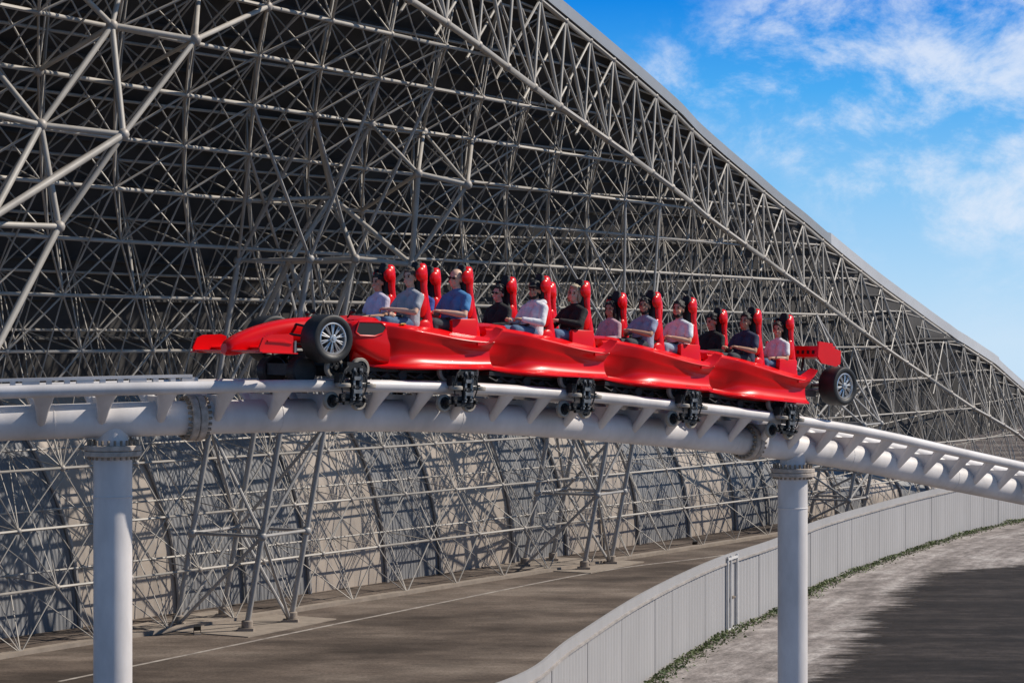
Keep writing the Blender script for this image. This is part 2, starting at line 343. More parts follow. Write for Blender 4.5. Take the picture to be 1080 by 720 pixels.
# gate in the fence (white framed door)
dg = fl[np.argmin(np.abs(540+F*fc[:, 0]/fc[:, 1]-769))]
gate = empty('gate_frame', (0, 0, 0)); gate.parent = fence; gate.location = (0, 0, 0)
p, t, n = fpos(dg)
def gp(a, z, q=.09): return p+t*a+n*q+off+Vector((0, 0, z))
mt = Matrix((t, n, Vector((0, 0, 1)))).transposed()
bpy.data.objects.remove(gate)
mb = MB()
for a in (-.62, -.2, .62): mb.box(gp(a, 1.3), (.07, .06, 2.6), mt)
for z in (.06, 2.5): mb.box(gp(0, z, .095), (1.31, .05, .08), mt)
gate = mb.build('gate', M['gate'], fence); gate['label'] = 'narrow white framed gate in the grey fence'
mb = MB(); mb.box(gp(-.08, 1.15, .13), (.16, .05, .1), mt); mb.box(gp(.02, 1.15, .16), (.2, .03, .03), mt); mb.build('latch', M['bolt'], gate)

# weeds along the foot of the fence
mb = MB(); random.seed(11)
for i in range(17000):
    d = random.uniform(20, fl[-1]); p, t, n = fpos(d)
    dens = .5+.5*mnoise.noise(Vector((d*.35, 0, 0)))
    if random.random() > .25+dens: continue
    hgt = (.06+.26*dens*dens)*random.random()
    c = p+n*(.1+abs(random.gauss(0, .16+.26*dens)))+Vector((0, 0, .02+hgt)); sz = random.uniform(.025, .075)
    e1 = Vector((random.gauss(0, 1), random.gauss(0, 1), random.gauss(0, .6))).normalized()*sz
    e2 = Vector((random.gauss(0, 1), random.gauss(0, 1), random.gauss(.5, 1))).normalized()*sz*.8
    mb.add([c-e1, c-e2*.5, c+e1, c+e2], [(0, 1, 2, 3)])
tag(mb.build('weeds', M['leaf'], None, 0, False), 'strip of low green weeds growing along the foot of the grey fence', 'weeds', None, 'stuff')

# ------------------------------------------------------------------ the great canopy: a curling space frame shell
SIN, COS = .471, .882                   # the hall runs along w = (SIN, COS); n = (COS, -SIN) points out of it
def sp(s, p, z): return Vector((s*SIN+p*COS, s*COS-p*SIN, z+H))
PZ = [-10, -7, -3, 0, 4, 8.5, 12, 16, 20, 24]; PP = [-47, -47.2, -46.8, -46, -44, -39.5, -34.8, -28.5, -21, -12]
def pf(z): return float(np.interp(z, PZ, PP))
zz = np.linspace(-10, 24, 800); pp = np.array([pf(z) for z in zz])
k_ = np.ones(41)/41; pp = np.convolve(np.pad(pp, 20, mode='edge'), k_, mode='valid')
aa = np.concatenate([[0], np.cumsum(np.hypot(np.diff(zz), np.diff(pp)))])
def drift(s, z): return float(np.interp(s, [54, 112, 135, 200], [0, 6.2, 8.2, 11.5]))*float(np.interp(z, [-4, 6], [1, .3]))
def front(s, a): z = float(np.interp(a, aa, zz)); return sp(s, float(np.interp(a, aa, pp))+drift(s, z), z)
def boff(z, d=99.):
    a = float(np.interp(z, [-8, 2, 12], [2.2, 1.8, .9])); b = float(np.interp(z, [-10, -5, 2, 10], [2.2, 2.5, 2.7, 3.2]))
    k = max(0., min(1., 1-d/13.)); k = k*k*(3-2*k); eb = float(np.interp(z, eg[0], eg[1])) if eg else 3.4
    return a*(1-k)+edge_a(z)*k, b*(1-k)+eb*k
eg = None
def back(s, a):
    z = float(np.interp(a, aa, zz)); o = boff(z, aedge(s)-a); return sp(s, float(np.interp(a, aa, pp))+drift(s, z)-o[0], z+o[1])
def deckp(s, a):
    z = float(np.interp(a, aa, zz)); d = aedge(s)-a; o = boff(z, d); k = max(0., min(1., d/4)); return sp(s, float(np.interp(a, aa, pp))+drift(s, z)-o[0]-.35*k, z+o[1]+.3-.12*(1-k))
# free edge of the shell, read where the lower edge chord meets the curved surface
edge_px = [(445, 8), (487, 35), (523, 62), (582, 107), (658, 160), (722, 208), (804, 271), (859, 311), (917, 355), (985, 402), (1026, 430), (1070, 455)]
es, ea, ez, eh = [], [], [], []
def edge_a(z): return float(np.interp(z, [-6, 7], [1.3, .3]))
TOPC = [(430, -118), (500, -58), (587, 14), (672, 85), (738, 142), (818, 210), (877, 267), (951, 323), (994, 348), (1030, 374), (1070, 401)]
for u, v in edge_px:
    best = None
    X, Z = (u-540)/F, (360-v)/F
    for Y in np.arange(45, 260, .05):
        p_ = COS*X*Y-SIN*Y; z_ = Z*Y; e = p_-float(np.interp(z_, zz, pp))-drift(SIN*X*Y+COS*Y, z_)
        if best is not None and best*e < 0: break
        best = e
    ez.append(Z*Y); ea_ = edge_a(Z*Y); Xt, Yt = X*Y-ea_*COS, Y+ea_*SIN; eh.append((360-float(np.interp(540+F*Xt/Yt, *zip(*TOPC))))*Yt/F-Z*Y); es.append(SIN*X*Y+COS*Y); ea.append(float(np.interp(Z*Y, zz, aa)))
print('EZ', [round(x, 1) for x in ez])
pf_ = np.polyfit(ez, eh, 2); zs_ = np.linspace(-12, 20, 33); eg = [list(zs_), [float(np.polyval(pf_, min(max(z, min(ez)), max(ez)))) for z in zs_]]
print('GAP', [round(x, 2) for x in eh])
print('EDGE s', [round(x, 1) for x in es], 'a', [round(x, 1) for x in ea])
sl_ = (ea[2]-ea[0])/(es[2]-es[0])
es = [es[0]-45, es[0]-20]+es; ea = [ea[0]-45*sl_*.8, ea[0]-20*sl_*.85]+ea
sl2 = (ea[-1]-ea[-4])/(es[-1]-es[-4])
es += [es[-1]+min(25, -ea[-1]/sl2*.95)]; ea += [ea[-1]+sl2*(es[-1]-es[-2])]
def aedge(s): return float(np.interp(s, es, ea))
S0, S1 = 24.0, es[-1]
def sedge(a): return float(np.interp(-a, [-x for x in ea], es)) if a <= ea[0] else es[0]

bars = []      # (a, b, r, kind)
nodes = []     # (p, r)
DA, DS = 1.95, 3.4
def layer(fn, shift, amin, amax, r, trim, rl=1.12):
    rowsn = []
    na = int((amax-amin)/DA)
    for i in range(na+1):
        a = amin+i*DA; row = []
        s = S0+((i+shift) % 2)*DS/2
        while s < sedge(a)-trim: row.append((s, a)); s += DS
        rowsn.append(row)
    for i, row in enumerate(rowsn):
        for j in range(len(row)-1): bars.append((fn(*row[j]), fn(*row[j+1]), r*rl))
        if row and sedge(row[0][1]) < S1-1: bars.append((fn(*row[-1]), fn(sedge(row[0][1]), row[0][1]), r*1.12))
        if i+1 < len(rowsn):
            up = dict((round(s, 2), a) for s, a in rowsn[i+1])
            for s, a in row:
                for d in (-DS/2, DS/2):
                    if round(s+d, 2) in up: bars.append((fn(s, a), fn(s+d, up[round(s+d, 2)]), r*.74))
        for s, a in row: nodes.append((fn(s, a), r*2.1))
    return rowsn
AMAX = 38
fr = layer(front, 0, .05, AMAX, .052, 1.0, 1.3)
bk = layer(back, 1, .05, AMAX, .045, .6, 1.2)
bset = {(round(s, 2), round(a, 2)) for row in bk for s, a in row}
random.seed(5)
for row in fr:
    for s, a in row:
        for ds, da in ((-DS/2, 0), (DS/2, 0), (0, -DA), (0, DA)):
            if (round(s+ds, 2), round(a+da, 2)) in bset: bars.append((front(s, a), back(s+ds, a+da), .03))
for i, row in enumerate(fr[:-2]):
    up = dict((round(x[0], 2), x[1]) for x in fr[i+2])
    for s, a in row:
        if round(s, 2) in up and a > 4: bars.append((front(s, a), front(s, up[round(s, 2)]), .034))
for i, row in enumerate(bk[:-2]):
    up = dict((round(x[0], 2), x[1]) for x in bk[i+2])
    for s, a in row:
        if round(s, 2) in up and a > 6: bars.append((back(s, a), back(s, up[round(s, 2)]), .03))
# edge truss
en = []
d_ = 0.; ss = np.linspace(S0+1, S1, 3000); P3 = np.array([front(s, aedge(s)) for s in ss])
ln = np.concatenate([[0], np.cumsum(np.linalg.norm(np.diff(P3, axis=0), axis=1))])
ne = int(ln[-1]/3.0)
se = [float(np.interp(k*3.0, ln, ss)) for k in range(ne+1)]
lo = [front(s, aedge(s)) for s in se]
hi = [back((se[k]+se[k+1])/2, aedge((se[k]+se[k+1])/2)) for k in range(ne)]
for k in range(ne):
    bars.append((lo[k], lo[k+1], .115)); nodes.append((lo[k], .17))
    bars.append((lo[k], hi[k], .06)); bars.append((hi[k], lo[k+1], .075))
    if k+1 < ne: bars.append((hi[k], hi[k+1], .1)); nodes.append((hi[k], .14))
    # ties back into the first bay
    q = back(se[k]-2.6, aedge(se[k]))
    bars.append((lo[k], q, .05)); bars.append((hi[k], q, .05))
    q2 = front(se[k]-2.8, aedge(se[k]-0.))
    bars.append((q2, hi[k], .05)); 

# ------- lattice towers that carry the shell
FN_ = [front(*x) for row in fr for x in row]
def shell_node(u, v): return min(FN_, key=lambda q: (proj(q)[0]-u)**2+(proj(q)[1]-v)**2)
def tower(s, p, label, top=2.8, extra=(), EY=74.):
    t = empty('lattice_tower', sp(s, p, -10))
    tag(t, label, 'tower', 'lattice towers under the canopy')
    o = -Vector(t.location)
    lv = [-10, -6.7, -3.0, top] if top > -2.9 else [-10, -8.4, -6.8, top]; lean = .205
    def c(i, j, z): return sp(s+j*2.75, p-i*2.95+lean*(z+10), z)+o
    cs = [(0, 0), (0, 1), (1, 1), (1, 0)]
    for (i, j) in cs:
        mb = MB(); mb.bar(c(i, j, -10), c(i, j, top), .1, 10); mb.build('leg', M['tower'], t)
        mb = MB(); mb.box(c(i, j, -9.93), (.55, .55, .12)); mb.disc(c(i, j, -9.75), (0, 0, 1), .2, .28, 10); mb.build('foot', M['pad_concrete'], t)
    for k, z in enumerate(lv):
        for q in range(4):
            a, b = cs[q], cs[(q+1) % 4]
            if k: mb = MB(); mb.bar(c(*a, z), c(*b, z), .06, 8); mb.build('horizontal_brace', M['tower'], t)
            if k < 3:
                A, B = (a, b) if (k+q) % 2 else (b, a)
                mb = MB(); mb.bar(c(*A, z), c(*B, lv[k+1]), .06, 8); mb.build('diagonal_brace', M['tower'], t)
        if k:
            for q in cs: mb = MB(); mb.ball(c(*q, z), .17, 10, 6); mb.build('node_joint', M['tower'], t)
    # crown that spreads into the shell
    for (i, j) in cs:
        for ds, za in ((-4.2, top+4.7), (0, top+6.2), (4.2, top+3.4)):
            a_ = float(np.interp(za-(1.6 if i else 0), zz, aa)); k = round((a_-.05)/DA); a_ = .05+k*DA
            s_ = s+j*2.75+ds
            q = S0+(k % 2)*DS/2; s_ = q+round((s_-q)/DS)*DS
            if s_ > sedge(a_)-1 or (extra and ds > 0): continue
            mb = MB(); mb.bar(c(i, j, top), front(s_, a_)+o, .06, 8); mb.build('crown_strut', M['tower'], t)
    # hanging struts of the crown: a few big tubes that dip below the shell
    ends = {}
    for (u1, v1, y1, u2, v2, y2, r) in extra:
        A, B = px(u1, v1, y1), (px(u2, v2, y2) if y2 else shell_node(u2, v2))
        mb = MB(); mb.bar(A+o, B+o, r, 10); mb.build('crown_strut', M['frame'], t)
        ends[(u1, v1)] = A; ends[(u2, v2)] = B
    for q in ends.values(): mb = MB(); mb.ball(q+o, .17, 10, 6); mb.build('node_joint', M['node'], t)
    return t
tower(62.7, -43.9, 'leaning lattice tower of grey steel tubes nearest the left white column', 2.8,
      [(375, 273, 75, 434, 279, 75.5, .1), (434, 279, 75.5, 441, 183, 75, .095), (441, 183, 75, 493, 195, 75.6, .09), (434, 279, 75.5, 350, 208, 77, .09), (375, 273, 75, 350, 208, 77, .09), (306, 275, 76, 350, 208, 77, .095),
       (306, 275, 76, 375, 273, 75, .1), (306, 275, 76, 272, 345, 77, .09), (306, 275, 76, 324, 338, 76, .085), (375, 273, 75, 350, 345, 76, .085), (434, 279, 75.5, 372, 345, 76, .08), (493, 195, 75.6, 434, 279, 75.5, .07),
       (441, 183, 75, 395, 148, None, .07), (441, 183, 75, 470, 150, None, .07), (441, 183, 75, 398, 215, None, .07), (493, 195, 75.6, 520, 150, None, .07), (493, 195, 75.6, 470, 150, None, .06), (350, 208, 77, 300, 130, None, .08), (350, 208, 77, 395, 148, None, .08), (350, 208, 77, 345, 120, None, .075), (350, 208, 77, 265, 195, None, .07)])
tower(86.6, -42.7, 'middle lattice tower standing on the paving under the right half of the train', -.6)
tower(111.0, -39.4, 'small distant lattice tower half hidden behind the fence and the right white column', -4.4)
tower(38.8, -43.9, 'nearest lattice tower, its crown of tubes at the left edge', 2.8,
      [(130, 142, 58, 43, 132, 57, .085), (43, 132, 57, 62, 239, 57, .08), (130, 142, 58, 62, 239, 57, .08), (130, 142, 58, 118, 27, 59, .085), (118, 27, 59, 206, 42, 60, .085), (130, 142, 58, 206, 42, 60, .075), (130, 142, 58, -60, 262, 53, .1), (62, 239, 57, -60, 235, 54, .085), (62, 239, 57, -30, 418, 54, .095),
       (43, 132, 57, 118, 27, 59, .085), (43, 132, 57, -60, 108, 55, .085), (43, 132, 57, -40, 30, 58, .075), (43, 132, 57, -30, 268, 54, .09), (118, 27, 59, 60, -22, None, .08), (118, 27, 59, 165, -30, None, .075), (206, 42, 60, 176, -16, None, .07), (206, 42, 60, 262, -10, None, .075), (130, 142, 58, 84, 75, None, .07), (118, 27, 59, 15, 88, None, .07), (206, 42, 60, 150, 66, None, .06)])

# footing slabs under the towers
def footing(s, p, label):
    rows = [[sp(s+a, p+b, -10) for b in (-4.4, 1.0)] for a in (-1.3, 4.2)]
    rows = [[Vector((q.x, q.y, .035)) for q in r] for r in rows]
    mb = MB(); mb.slab(rows, (0, 0, -.05)); tag(mb.build('footing_slab', M['pad_concrete'], None), label, 'footing', 'concrete footings')
footing(62.7, -43.9, 'pale concrete footing under the leaning lattice tower at left')
footing(86.6, -42.7, 'pale concrete footing under the middle lattice tower')

# ------- canopy roof object with deck, fascia and struts
roof = empty('canopy_roof', sp(75, -47, -10)); tag(roof, 'huge curling canopy roof on a white steel space frame over the dark hollow', 'roof')
ro = -Vector(roof.location)
def zb(s): return float(np.interp(s, [0, 84, 104, 125, 150, 190], [-1.8, -1.8, -3.6, -6.8, -8.8, -9.5]))
rows = []
sgrid = [S0+(S1-S0)*i/150 for i in range(151)]
for s in sgrid:
    a0 = float(np.interp(zb(s)-2.4, zz, aa)); a1 = max(aedge(s), a0+.05)
    rows.append([deckp(s, a0+(a1-a0)*k/26)+ro for k in range(27)])
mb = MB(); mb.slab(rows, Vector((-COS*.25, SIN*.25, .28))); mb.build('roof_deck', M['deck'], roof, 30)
for k, a in enumerate(np.arange(6.0, 36, 1.35)):
    pts = []
    for s in np.arange(S0, S1, 3.0):
        if s > sedge(a)-.6: break
        if float(np.interp(zb(s)-2.4, zz, aa)) > a-.3: continue
        pts.append(deckp(s, a)+ro+Vector((COS*.1, -SIN*.1, -.1)))
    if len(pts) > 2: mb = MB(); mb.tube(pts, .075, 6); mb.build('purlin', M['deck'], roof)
# fascia along the free edge: a folded pale metal strip in lengths
L3 = [deckp(s, aedge(s)) for s in sgrid]
nf = 10
for k in range(nf):
    i0, i1 = k*150//nf, (k+1)*150//nf
    if k in (7, 8): dz = .12
    else: dz = 0
    rings = []
    for i in range(i0, i1+1):
        q = L3[i]+ro; e = Vector((COS, -SIN, 0))*.12+Vector((SIN, COS, 0))*.2
        if i == i1: q = q-(L3[i1]-L3[i1-1])*.004
        rings.append([q+Vector((0, 0, -.08))+e, q+Vector((0, 0, .42+dz))+e*.9, q+Vector((0, 0, .52+dz))-e*2.2, q+Vector((0, 0, -.02))-e*.2+Vector((0, 0, .0))])
    mb = MB(); mb.loft(rings); mb.build('fascia', M['fascia_pale'] if k in (7, 8, 9) else M['fascia'], roof, 20)
def score(a, b, r):
    if min(a[1], b[1]) < 5: return 0
    A, B = proj(a), proj(b)
    m = ((A[0]+B[0])/2, (A[1]+B[1])/2)
    if not (0 < m[0] < 1080 and 0 < m[1] < 720): return 0
    return math.hypot(A[0]-B[0], A[1]-B[1])*r/((a[1]+b[1])/2)
def thin(b):
    z = (b[0].z+b[1].z)/2-H
    return (b[0], b[1], b[2]*float(np.interp(z, [-4, 3], [.68, 1.])) if b[2] < .1 else b[2])
bars = [thin(b) for b in bars]
bars.sort(key=lambda x: -score(*x))
for (a, b, r) in bars[:100]:
    mb = MB(); mb.bar(a+ro, b+ro, r, 10); mb.build('strut', M['frame'], roof)
mb = MB()
for (a, b, r) in bars[100:]: mb.bar(a+ro, b+ro, r, 6)
tag(mb.build('struts', M['frame'], roof, 60, False), kind='stuff')
nodes.sort(key=lambda x: -score(x[0], x[0]+Vector((.3, 0, 0)), x[1]))
for (p, r) in nodes[:100]:
    mb = MB(); mb.ball(p+ro, r, 10, 6); mb.build('node_joint', M['node'], roof)
mb = MB()
for (p, r) in nodes[100:]: mb.ball(p+ro, r, 6, 4)
tag(mb.build('node_joints', M['node'], roof, 60, False), kind='stuff')
print('bars', len(bars), 'nodes', len(nodes))

# ------- sunlit cladding of the hall behind the frame
hall = empty('hall_wall', sp(75, -50.5, -10)); tag(hall, 'curved hall wall of alternating cream and slate grey cladding panels behind the frame', 'building')
ho = -Vector(hall.location)
DOME = [(-50.4, -10), (-50.42, -8.4), (-50.5, -6.8), (-50.7, -5.2), (-51.05, -3.7), (-51.6, -2.2), (-52.4, -.9), (-53.8, .3), (-56.5, 1.5)]
def hcut(s, z): return -10+(z+10)*float(np.interp(s, [88, 108, 126, 140], [1, .66, .32, .15]))
def lean(z): return .045*(z+10)+.036*(z+10)**2
random.seed(21)
s = 23.0; k = 0
pat = [(7.5, 'grey'), (5.0, 'cream'), (3.8, 'grey'), (5.6, 'cream'), (4.4, 'grey'), (6.5, 'cream'), (5.0, 'grey'), (5.0, 'cream')]
seams = MB()
while s < 146:
    wd, ty = pat[k % len(pat)]; k += 1
    rows = []
    nsub = 10
    uvs = []
    for i in range(nsub+1):
        row = []
        for j in range(25):
            p_, z_ = cr(DOME, j/24*(len(DOME)-1))
            z_ = hcut(s+wd*i/nsub, z_)
            row.append(sp(s+wd*i/nsub*.995-lean(z_), p_+drift(s+wd*i/nsub, -10)-.03*max(0, 1-4*(i/nsub-.5)**2), z_)+ho)
        rows.append(row)
    mb = MB(); mb.slab(rows, sp(0, -.12, -10))
    me = mb.mesh('cladding_panel', M[ty], 30)
    uvl = me.uv_layers.new(name='UVMap'); nv = 25
    for lp_ in me.loops:
        vi = lp_.vertex_index % ((nsub+1)*nv)
        uvl.data[lp_.index].uv = (s+wd*(vi//nv)/nsub, (vi % nv)*.5)
    o = bpy.data.objects.new('cladding_panel', me); COL.objects.link(o); o.parent = hall
    # standing rib on each seam and inside the cream bays
    for q in ([0, .5] if wd > 6 else [0]):
        mb = MB(); pts = []
        for j in range(25):
            p_, z_ = cr(DOME, j/24*(len(DOME)-1)); z_ = hcut(s+wd*q, z_); pts.append(sp(s+wd*q-lean(z_), p_+.1+drift(s+wd*q, -10), z_)+ho)
        mb.tube(pts, .085, 6); mb.build('rib', M['tower'], hall)
    s += wd
# kerb under the frame
rows = [[Vector((*sp(s, p+drift(s, -10), 0).xy, .14)) for p in (-47.25, -46.85)] for s in np.linspace(20, 190, 60)]
mb = MB(); mb.slab(rows, (0, 0, -.16)); tag(mb.build('kerb', M['pad_concrete'], None), kind='structure')

# ------------------------------------------------------------------ the coaster track
ths = [(0, 15), (119, 20), (300, 35), (450, 43), (600, 44), (830, 44), (1067, 42)]
def build_path():
    ds = .02; uu, tt = zip(*ths); X0, Y0 = (119-540)/F*29.2, 29.2
    def go(sign, n):
        X, Y = X0, Y0; o = []
        for i in range(n):
            t = math.radians(np.interp(540+F*X/Y, uu, tt)); o.append((X, Y, t)); X += sign*ds*math.cos(t); Y += sign*ds*math.sin(t)
        return o
    f = go(1, 1600); b = go(-1, 420)
    return np.array(b[::-1][:-1]+f)
TP = build_path(); TS = np.arange(len(TP))*.02-(419-199)*.02      # s = 0 as in the survey of the photo
rv = [(-200, 420), (-80, 416), (13, 413), (100, 410.5), (200, 408.7), (280, 406.3), (360, 406), (440, 407), (500, 409), (565, 412.5), (677, 423.5), (787, 435.5), (867, 447), (930, 457.5), (1005, 476), (1067, 489), (1130, 503), (1200, 520)]
nx = TP[:, 0]+np.sin(TP[:, 2])*.6; ny = TP[:, 1]-np.cos(TP[:, 2])*.6
zr = -(np.interp(540+F*nx/ny, *zip(*rv))-360)*ny/F
kk = np.ones(121)/121; zr = np.convolve(np.pad(zr, 60, mode='edge'), kk, mode='valid')
zr = np.convolve(np.pad(zr, 60, mode='edge'), kk, mode='valid')
def tpt(s, lat=0., dz=0.):
    x, y, t, z = [float(np.interp(s, TS, q)) for q in (TP[:, 0], TP[:, 1], TP[:, 2], zr)]
    return Vector((x+math.sin(t)*lat, y-math.cos(t)*lat, z+H+dz))
def tfr(s):
    t = (tpt(s+.1)-tpt(s-.1)).normalized(); lat = Vector((t.y, -t.x, 0)).normalized(); return t, lat, t.cross(lat)*-1
TA, TB = TS[0]+.3, TS[-1]-.3
track = empty('coaster_track', tpt(8, 0, -.45)); tag(track, 'pale grey steel coaster track with twin rails on a thick spine tube', 'coaster track')
to = -Vector(track.location)
sv = np.arange(TA, TB, .25)
RR = .085; GAUGE = .6; SPZ = -.42; SPR = .23
for lat in (GAUGE, -GAUGE):
    mb = MB(); mb.tube([tpt(s, lat)+to for s in sv], RR, 14); mb.build('rail', M['track'], track)
mb = MB(); mb.tube([tpt(s, 0, SPZ)+to for s in sv], SPR, 24); mb.build('spine', M['track'], track)
s = TA+.2
while s < TB-.2:
    t, lat, up = tfr(s); mb = MB()
    for sg in (1, -1):
        rings = []
        for ly, lz, hl, ht in ((.585, -.03, .16, .065), (.5, -.12, .125, .065), (.36, -.26, .085, .065), (.2, -.42, .06, .06), (.15, -.47, .03, .03)):
            c = tpt(s, ly*sg, lz)+to; pr = (lat*sg*.7+Vector((0, 0, -.71)))
            rings.append([c+t*hl*math.cos(q)+pr*ht*math.sin(q) for q in np.linspace(0, 2*math.pi, 13)[:-1]])
        mb.loft(rings)
    web = [(.53, -.1), (.17, -.45), (-.17, -.45), (-.53, -.1), (-.3, -.12), (.3, -.12)]
    mb.loft([[tpt(s, y, z)+to+t*q for y, z in web] for q in (-.035, .035)])
    mb.build('crosstie', M['track'], track, 50)
    s += .77
def sat(u, lat=0.):
    return float(np.interp(u, 540+F*(TP[:, 0]+np.sin(TP[:, 2])*lat)/(TP[:, 1]-np.cos(TP[:, 2])*lat), TS))
for u in (207, 793):
    s = sat(u, .1); t, lat, up = tfr(s); c = tpt(s, 0, SPZ)+to
    mb = MB(); mb.disc(c-t*.055, t, SPR+.085, .1, 32); mb.disc(c+t*.055, t, SPR+.085, .1, 32); fl_ = mb.build('flange', M['flange'], track)
    mb = MB()
    for k in range(22):
        a = 2*math.pi*k/22; q = c+(lat*math.cos(a)+up*math.sin(a))*(SPR+.045)
        mb = MB(); mb.bar(q-t*.16, q+t*.16, .022, 6); mb.build('bolt', M['bolt'], fl_)
for sw in np.arange(TA+1.1, TB-1, 3.1):
    t, lat, up = tfr(sw); c_ = tpt(sw, 0, SPZ)+to
    mb = MB(); mb.lathe(c_, t, [(SPR-.01, -.012), (SPR+.004, -.008), (SPR+.004, .008), (SPR-.01, .012)], 24); mb.build('weld_seam', M['track'], track)
# slotted brake fin between the rails, left end
mb = MB(); sa, sb = TA+.1, sat(212, 0.2); ds = .23
s = sa; k = 0
rail_rings = lambda z0, z1: [[tpt(q, y, z)+to for y, z in ((.2, z0), (.2, z1), (.1, z1), (.1, z0))] for q in np.arange(sa, sb, .3)]
mb.loft(rail_rings(.125, .165)); mb.loft(rail_rings(-.06, .075))
while s < sb-.1:
    t, lat, up = tfr(s); wd = .22 if k % 3 == 0 else .07
    mb.box(tpt(s, .15, .1)+to, (wd, .09, .056), Matrix((t, lat, up)).transposed()); s += ds; k += 1
mb.build('brake_fin', M['track'], track)

# support columns
def column(u, v_fl, v_neck, rshaft, rneck, rfl, label):
    s = sat(u); p = tpt(s, 0); Y = p.y
    zf = H+(360-v_fl)/F*Y
    c = empty('support_column', (p.x, p.y, 0)); tag(c, label, 'column', 'coaster support columns')
    mb = MB(); mb.tube([(0, 0, -.02), (0, 0, zf-.6), (0, 0, zf-.06)], rshaft, 40); mb.build('shaft', M['track'], c)
    mb = MB(); mb.lathe((0, 0, zf-.62), (0, 0, 1), [(rshaft+.004, -.012), (rshaft+.009, 0), (rshaft+.004, .012), (rshaft-.01, 0)], 40); mb.build('weld_seam', M['track'], c)
    mb = MB(); mb.tube([(0, 0, zf+.06), (0, 0, p.z+SPZ-.02)], rneck, 32); mb.build('neck', M['track'], c)
    mb = MB(); mb.disc((0, 0, zf-.05), (0, 0, 1), rfl, .07, 40); mb.disc((0, 0, zf+.026), (0, 0, 1), rfl, .07, 40); f_ = mb.build('flange', M['flange'], c)
    for k in range(24):
        a = 2*math.pi*k/24; q = Vector((math.cos(a), math.sin(a), 0))*(rfl-.055)
        mb = MB(); mb.bar(q+Vector((0, 0, zf-.125)), q+Vector((0, 0, zf+.13)), .02, 6); mb.build('bolt', M['bolt'], f_)
    # dark clamp ring stub below
    mb = MB(); mb.box((0, 0, .1), (1.6, 1.6, .24)); mb.build('base_block', M['pad_concrete'], c)
    return c
column(119, 474, 440, .255, .205, .375, 'thick pale support column at the left, below the brake fins')
column(836, 497, 470, .255, .215, .375, 'pale support column at the right, in front of the curved fence')

# ------------------------------------------------------------------ wheels, bogies, seats: shared meshes
ME = {}
def tyre_mesh():
    mb = MB(); Rr, wd = .33, .355; pr = []
    for a in np.linspace(0, math.pi, 9): pass
    pr = [(.215, -wd/2+.03), (.25, -wd/2+.005), (.295, -wd/2), (.318, -wd/2+.012), (Rr, -wd/2+.045), (Rr, wd/2-.045), (.318, wd/2-.012), (.295, wd/2), (.25, wd/2-.005), (.215, wd/2-.03)]
    mb.lathe((0, 0, 0), (0, 1, 0), pr, 48); return mb.mesh('tyre', M['tyre'], 35)
def rim_mesh():
    mb = MB(); wd = .3
    mb.lathe((0, 0, 0), (0, 1, 0), [(.222, -wd/2), (.222, wd/2+.005), (.205, wd/2+.01), (.19, wd/2-.02), (.185, 0), (.19, -wd/2)], 40)
    for k in range(10):
        a = 2*math.pi*k/10
        for da in (-.1, .1):
            p0 = Vector((math.cos(a)*.045, wd/2-.015, math.sin(a)*.045)); p1 = Vector((math.cos(a+da)*.198, wd/2-.02, math.sin(a+da)*.198))
            mb.bar(p0, p1, .011, 6)
    mb.disc((0, wd/2-.01, 0), (0, 1, 0), .055, .05, 20); mb.disc((0, wd/2+.02, 0), (0, 1, 0), .028, .03, 12)
    return mb.mesh('rim', M['rim'], 35)
def brake_mesh():
    mb = MB(); mb.disc((0, .05, 0), (0, 1, 0), .18, .03, 30); return mb.mesh('brake_disc', M['chassis'], 35)
ME['tyre'] = tyre_mesh(); ME['rim'] = rim_mesh(); ME['brake'] = brake_mesh()
def inst(name, me, parent, loc=(0, 0, 0), rot=(0, 0, 0), sc=None):
    o = bpy.data.objects.new(name, me); COL.objects.link(o); o.parent = parent; o.location = loc; o.rotation_euler = rot
    if sc: o.scale = sc
    return o
def road_wheel(parent, x, y, z, spin=0.):
    o = inst('tyre_wheel', ME['tyre'], parent, (x, y, z), (0, spin, 0 if y > 0 else math.pi))
    inst('rim', ME['rim'], o); inst('brake_disc', ME['brake'], o)
# small running wheel: tread + hub
def small_wheel(r, wd):
    mb = MB(); mb.lathe((0, 0, 0), (0, 1, 0), [(r*.72, -wd/2), (r-.012, -wd/2), (r, -wd/2+.012), (r, wd/2-.012), (r-.012, wd/2), (r*.72, wd/2)], 28); return mb.mesh('wheel', M['wheelpoly'], 35)
def small_hub(r, wd):
    mb = MB(); mb.disc((0, 0, 0), (0, 1, 0), r*.725, wd*.7, 24)
    for k in range(6):
        a = math.pi*k/3; mb.disc((math.cos(a)*r*.45, wd*.36, math.sin(a)*r*.45), (0, 1, 0), .016, .03, 8)
    mb.disc((0, wd*.4, 0), (0, 1, 0), r*.25, .06, 14); return mb.mesh('hub', M['chassis'], 35)
ME['w_run'] = small_wheel(.15, .075); ME['h_run'] = small_hub(.15, .075); ME['w_up'] = small_wheel(.125, .07); ME['h_up'] = small_hub(.125, .07)
ME['w_side'] = small_wheel(.105, .06); ME['h_side'] = small_hub(.105, .06)
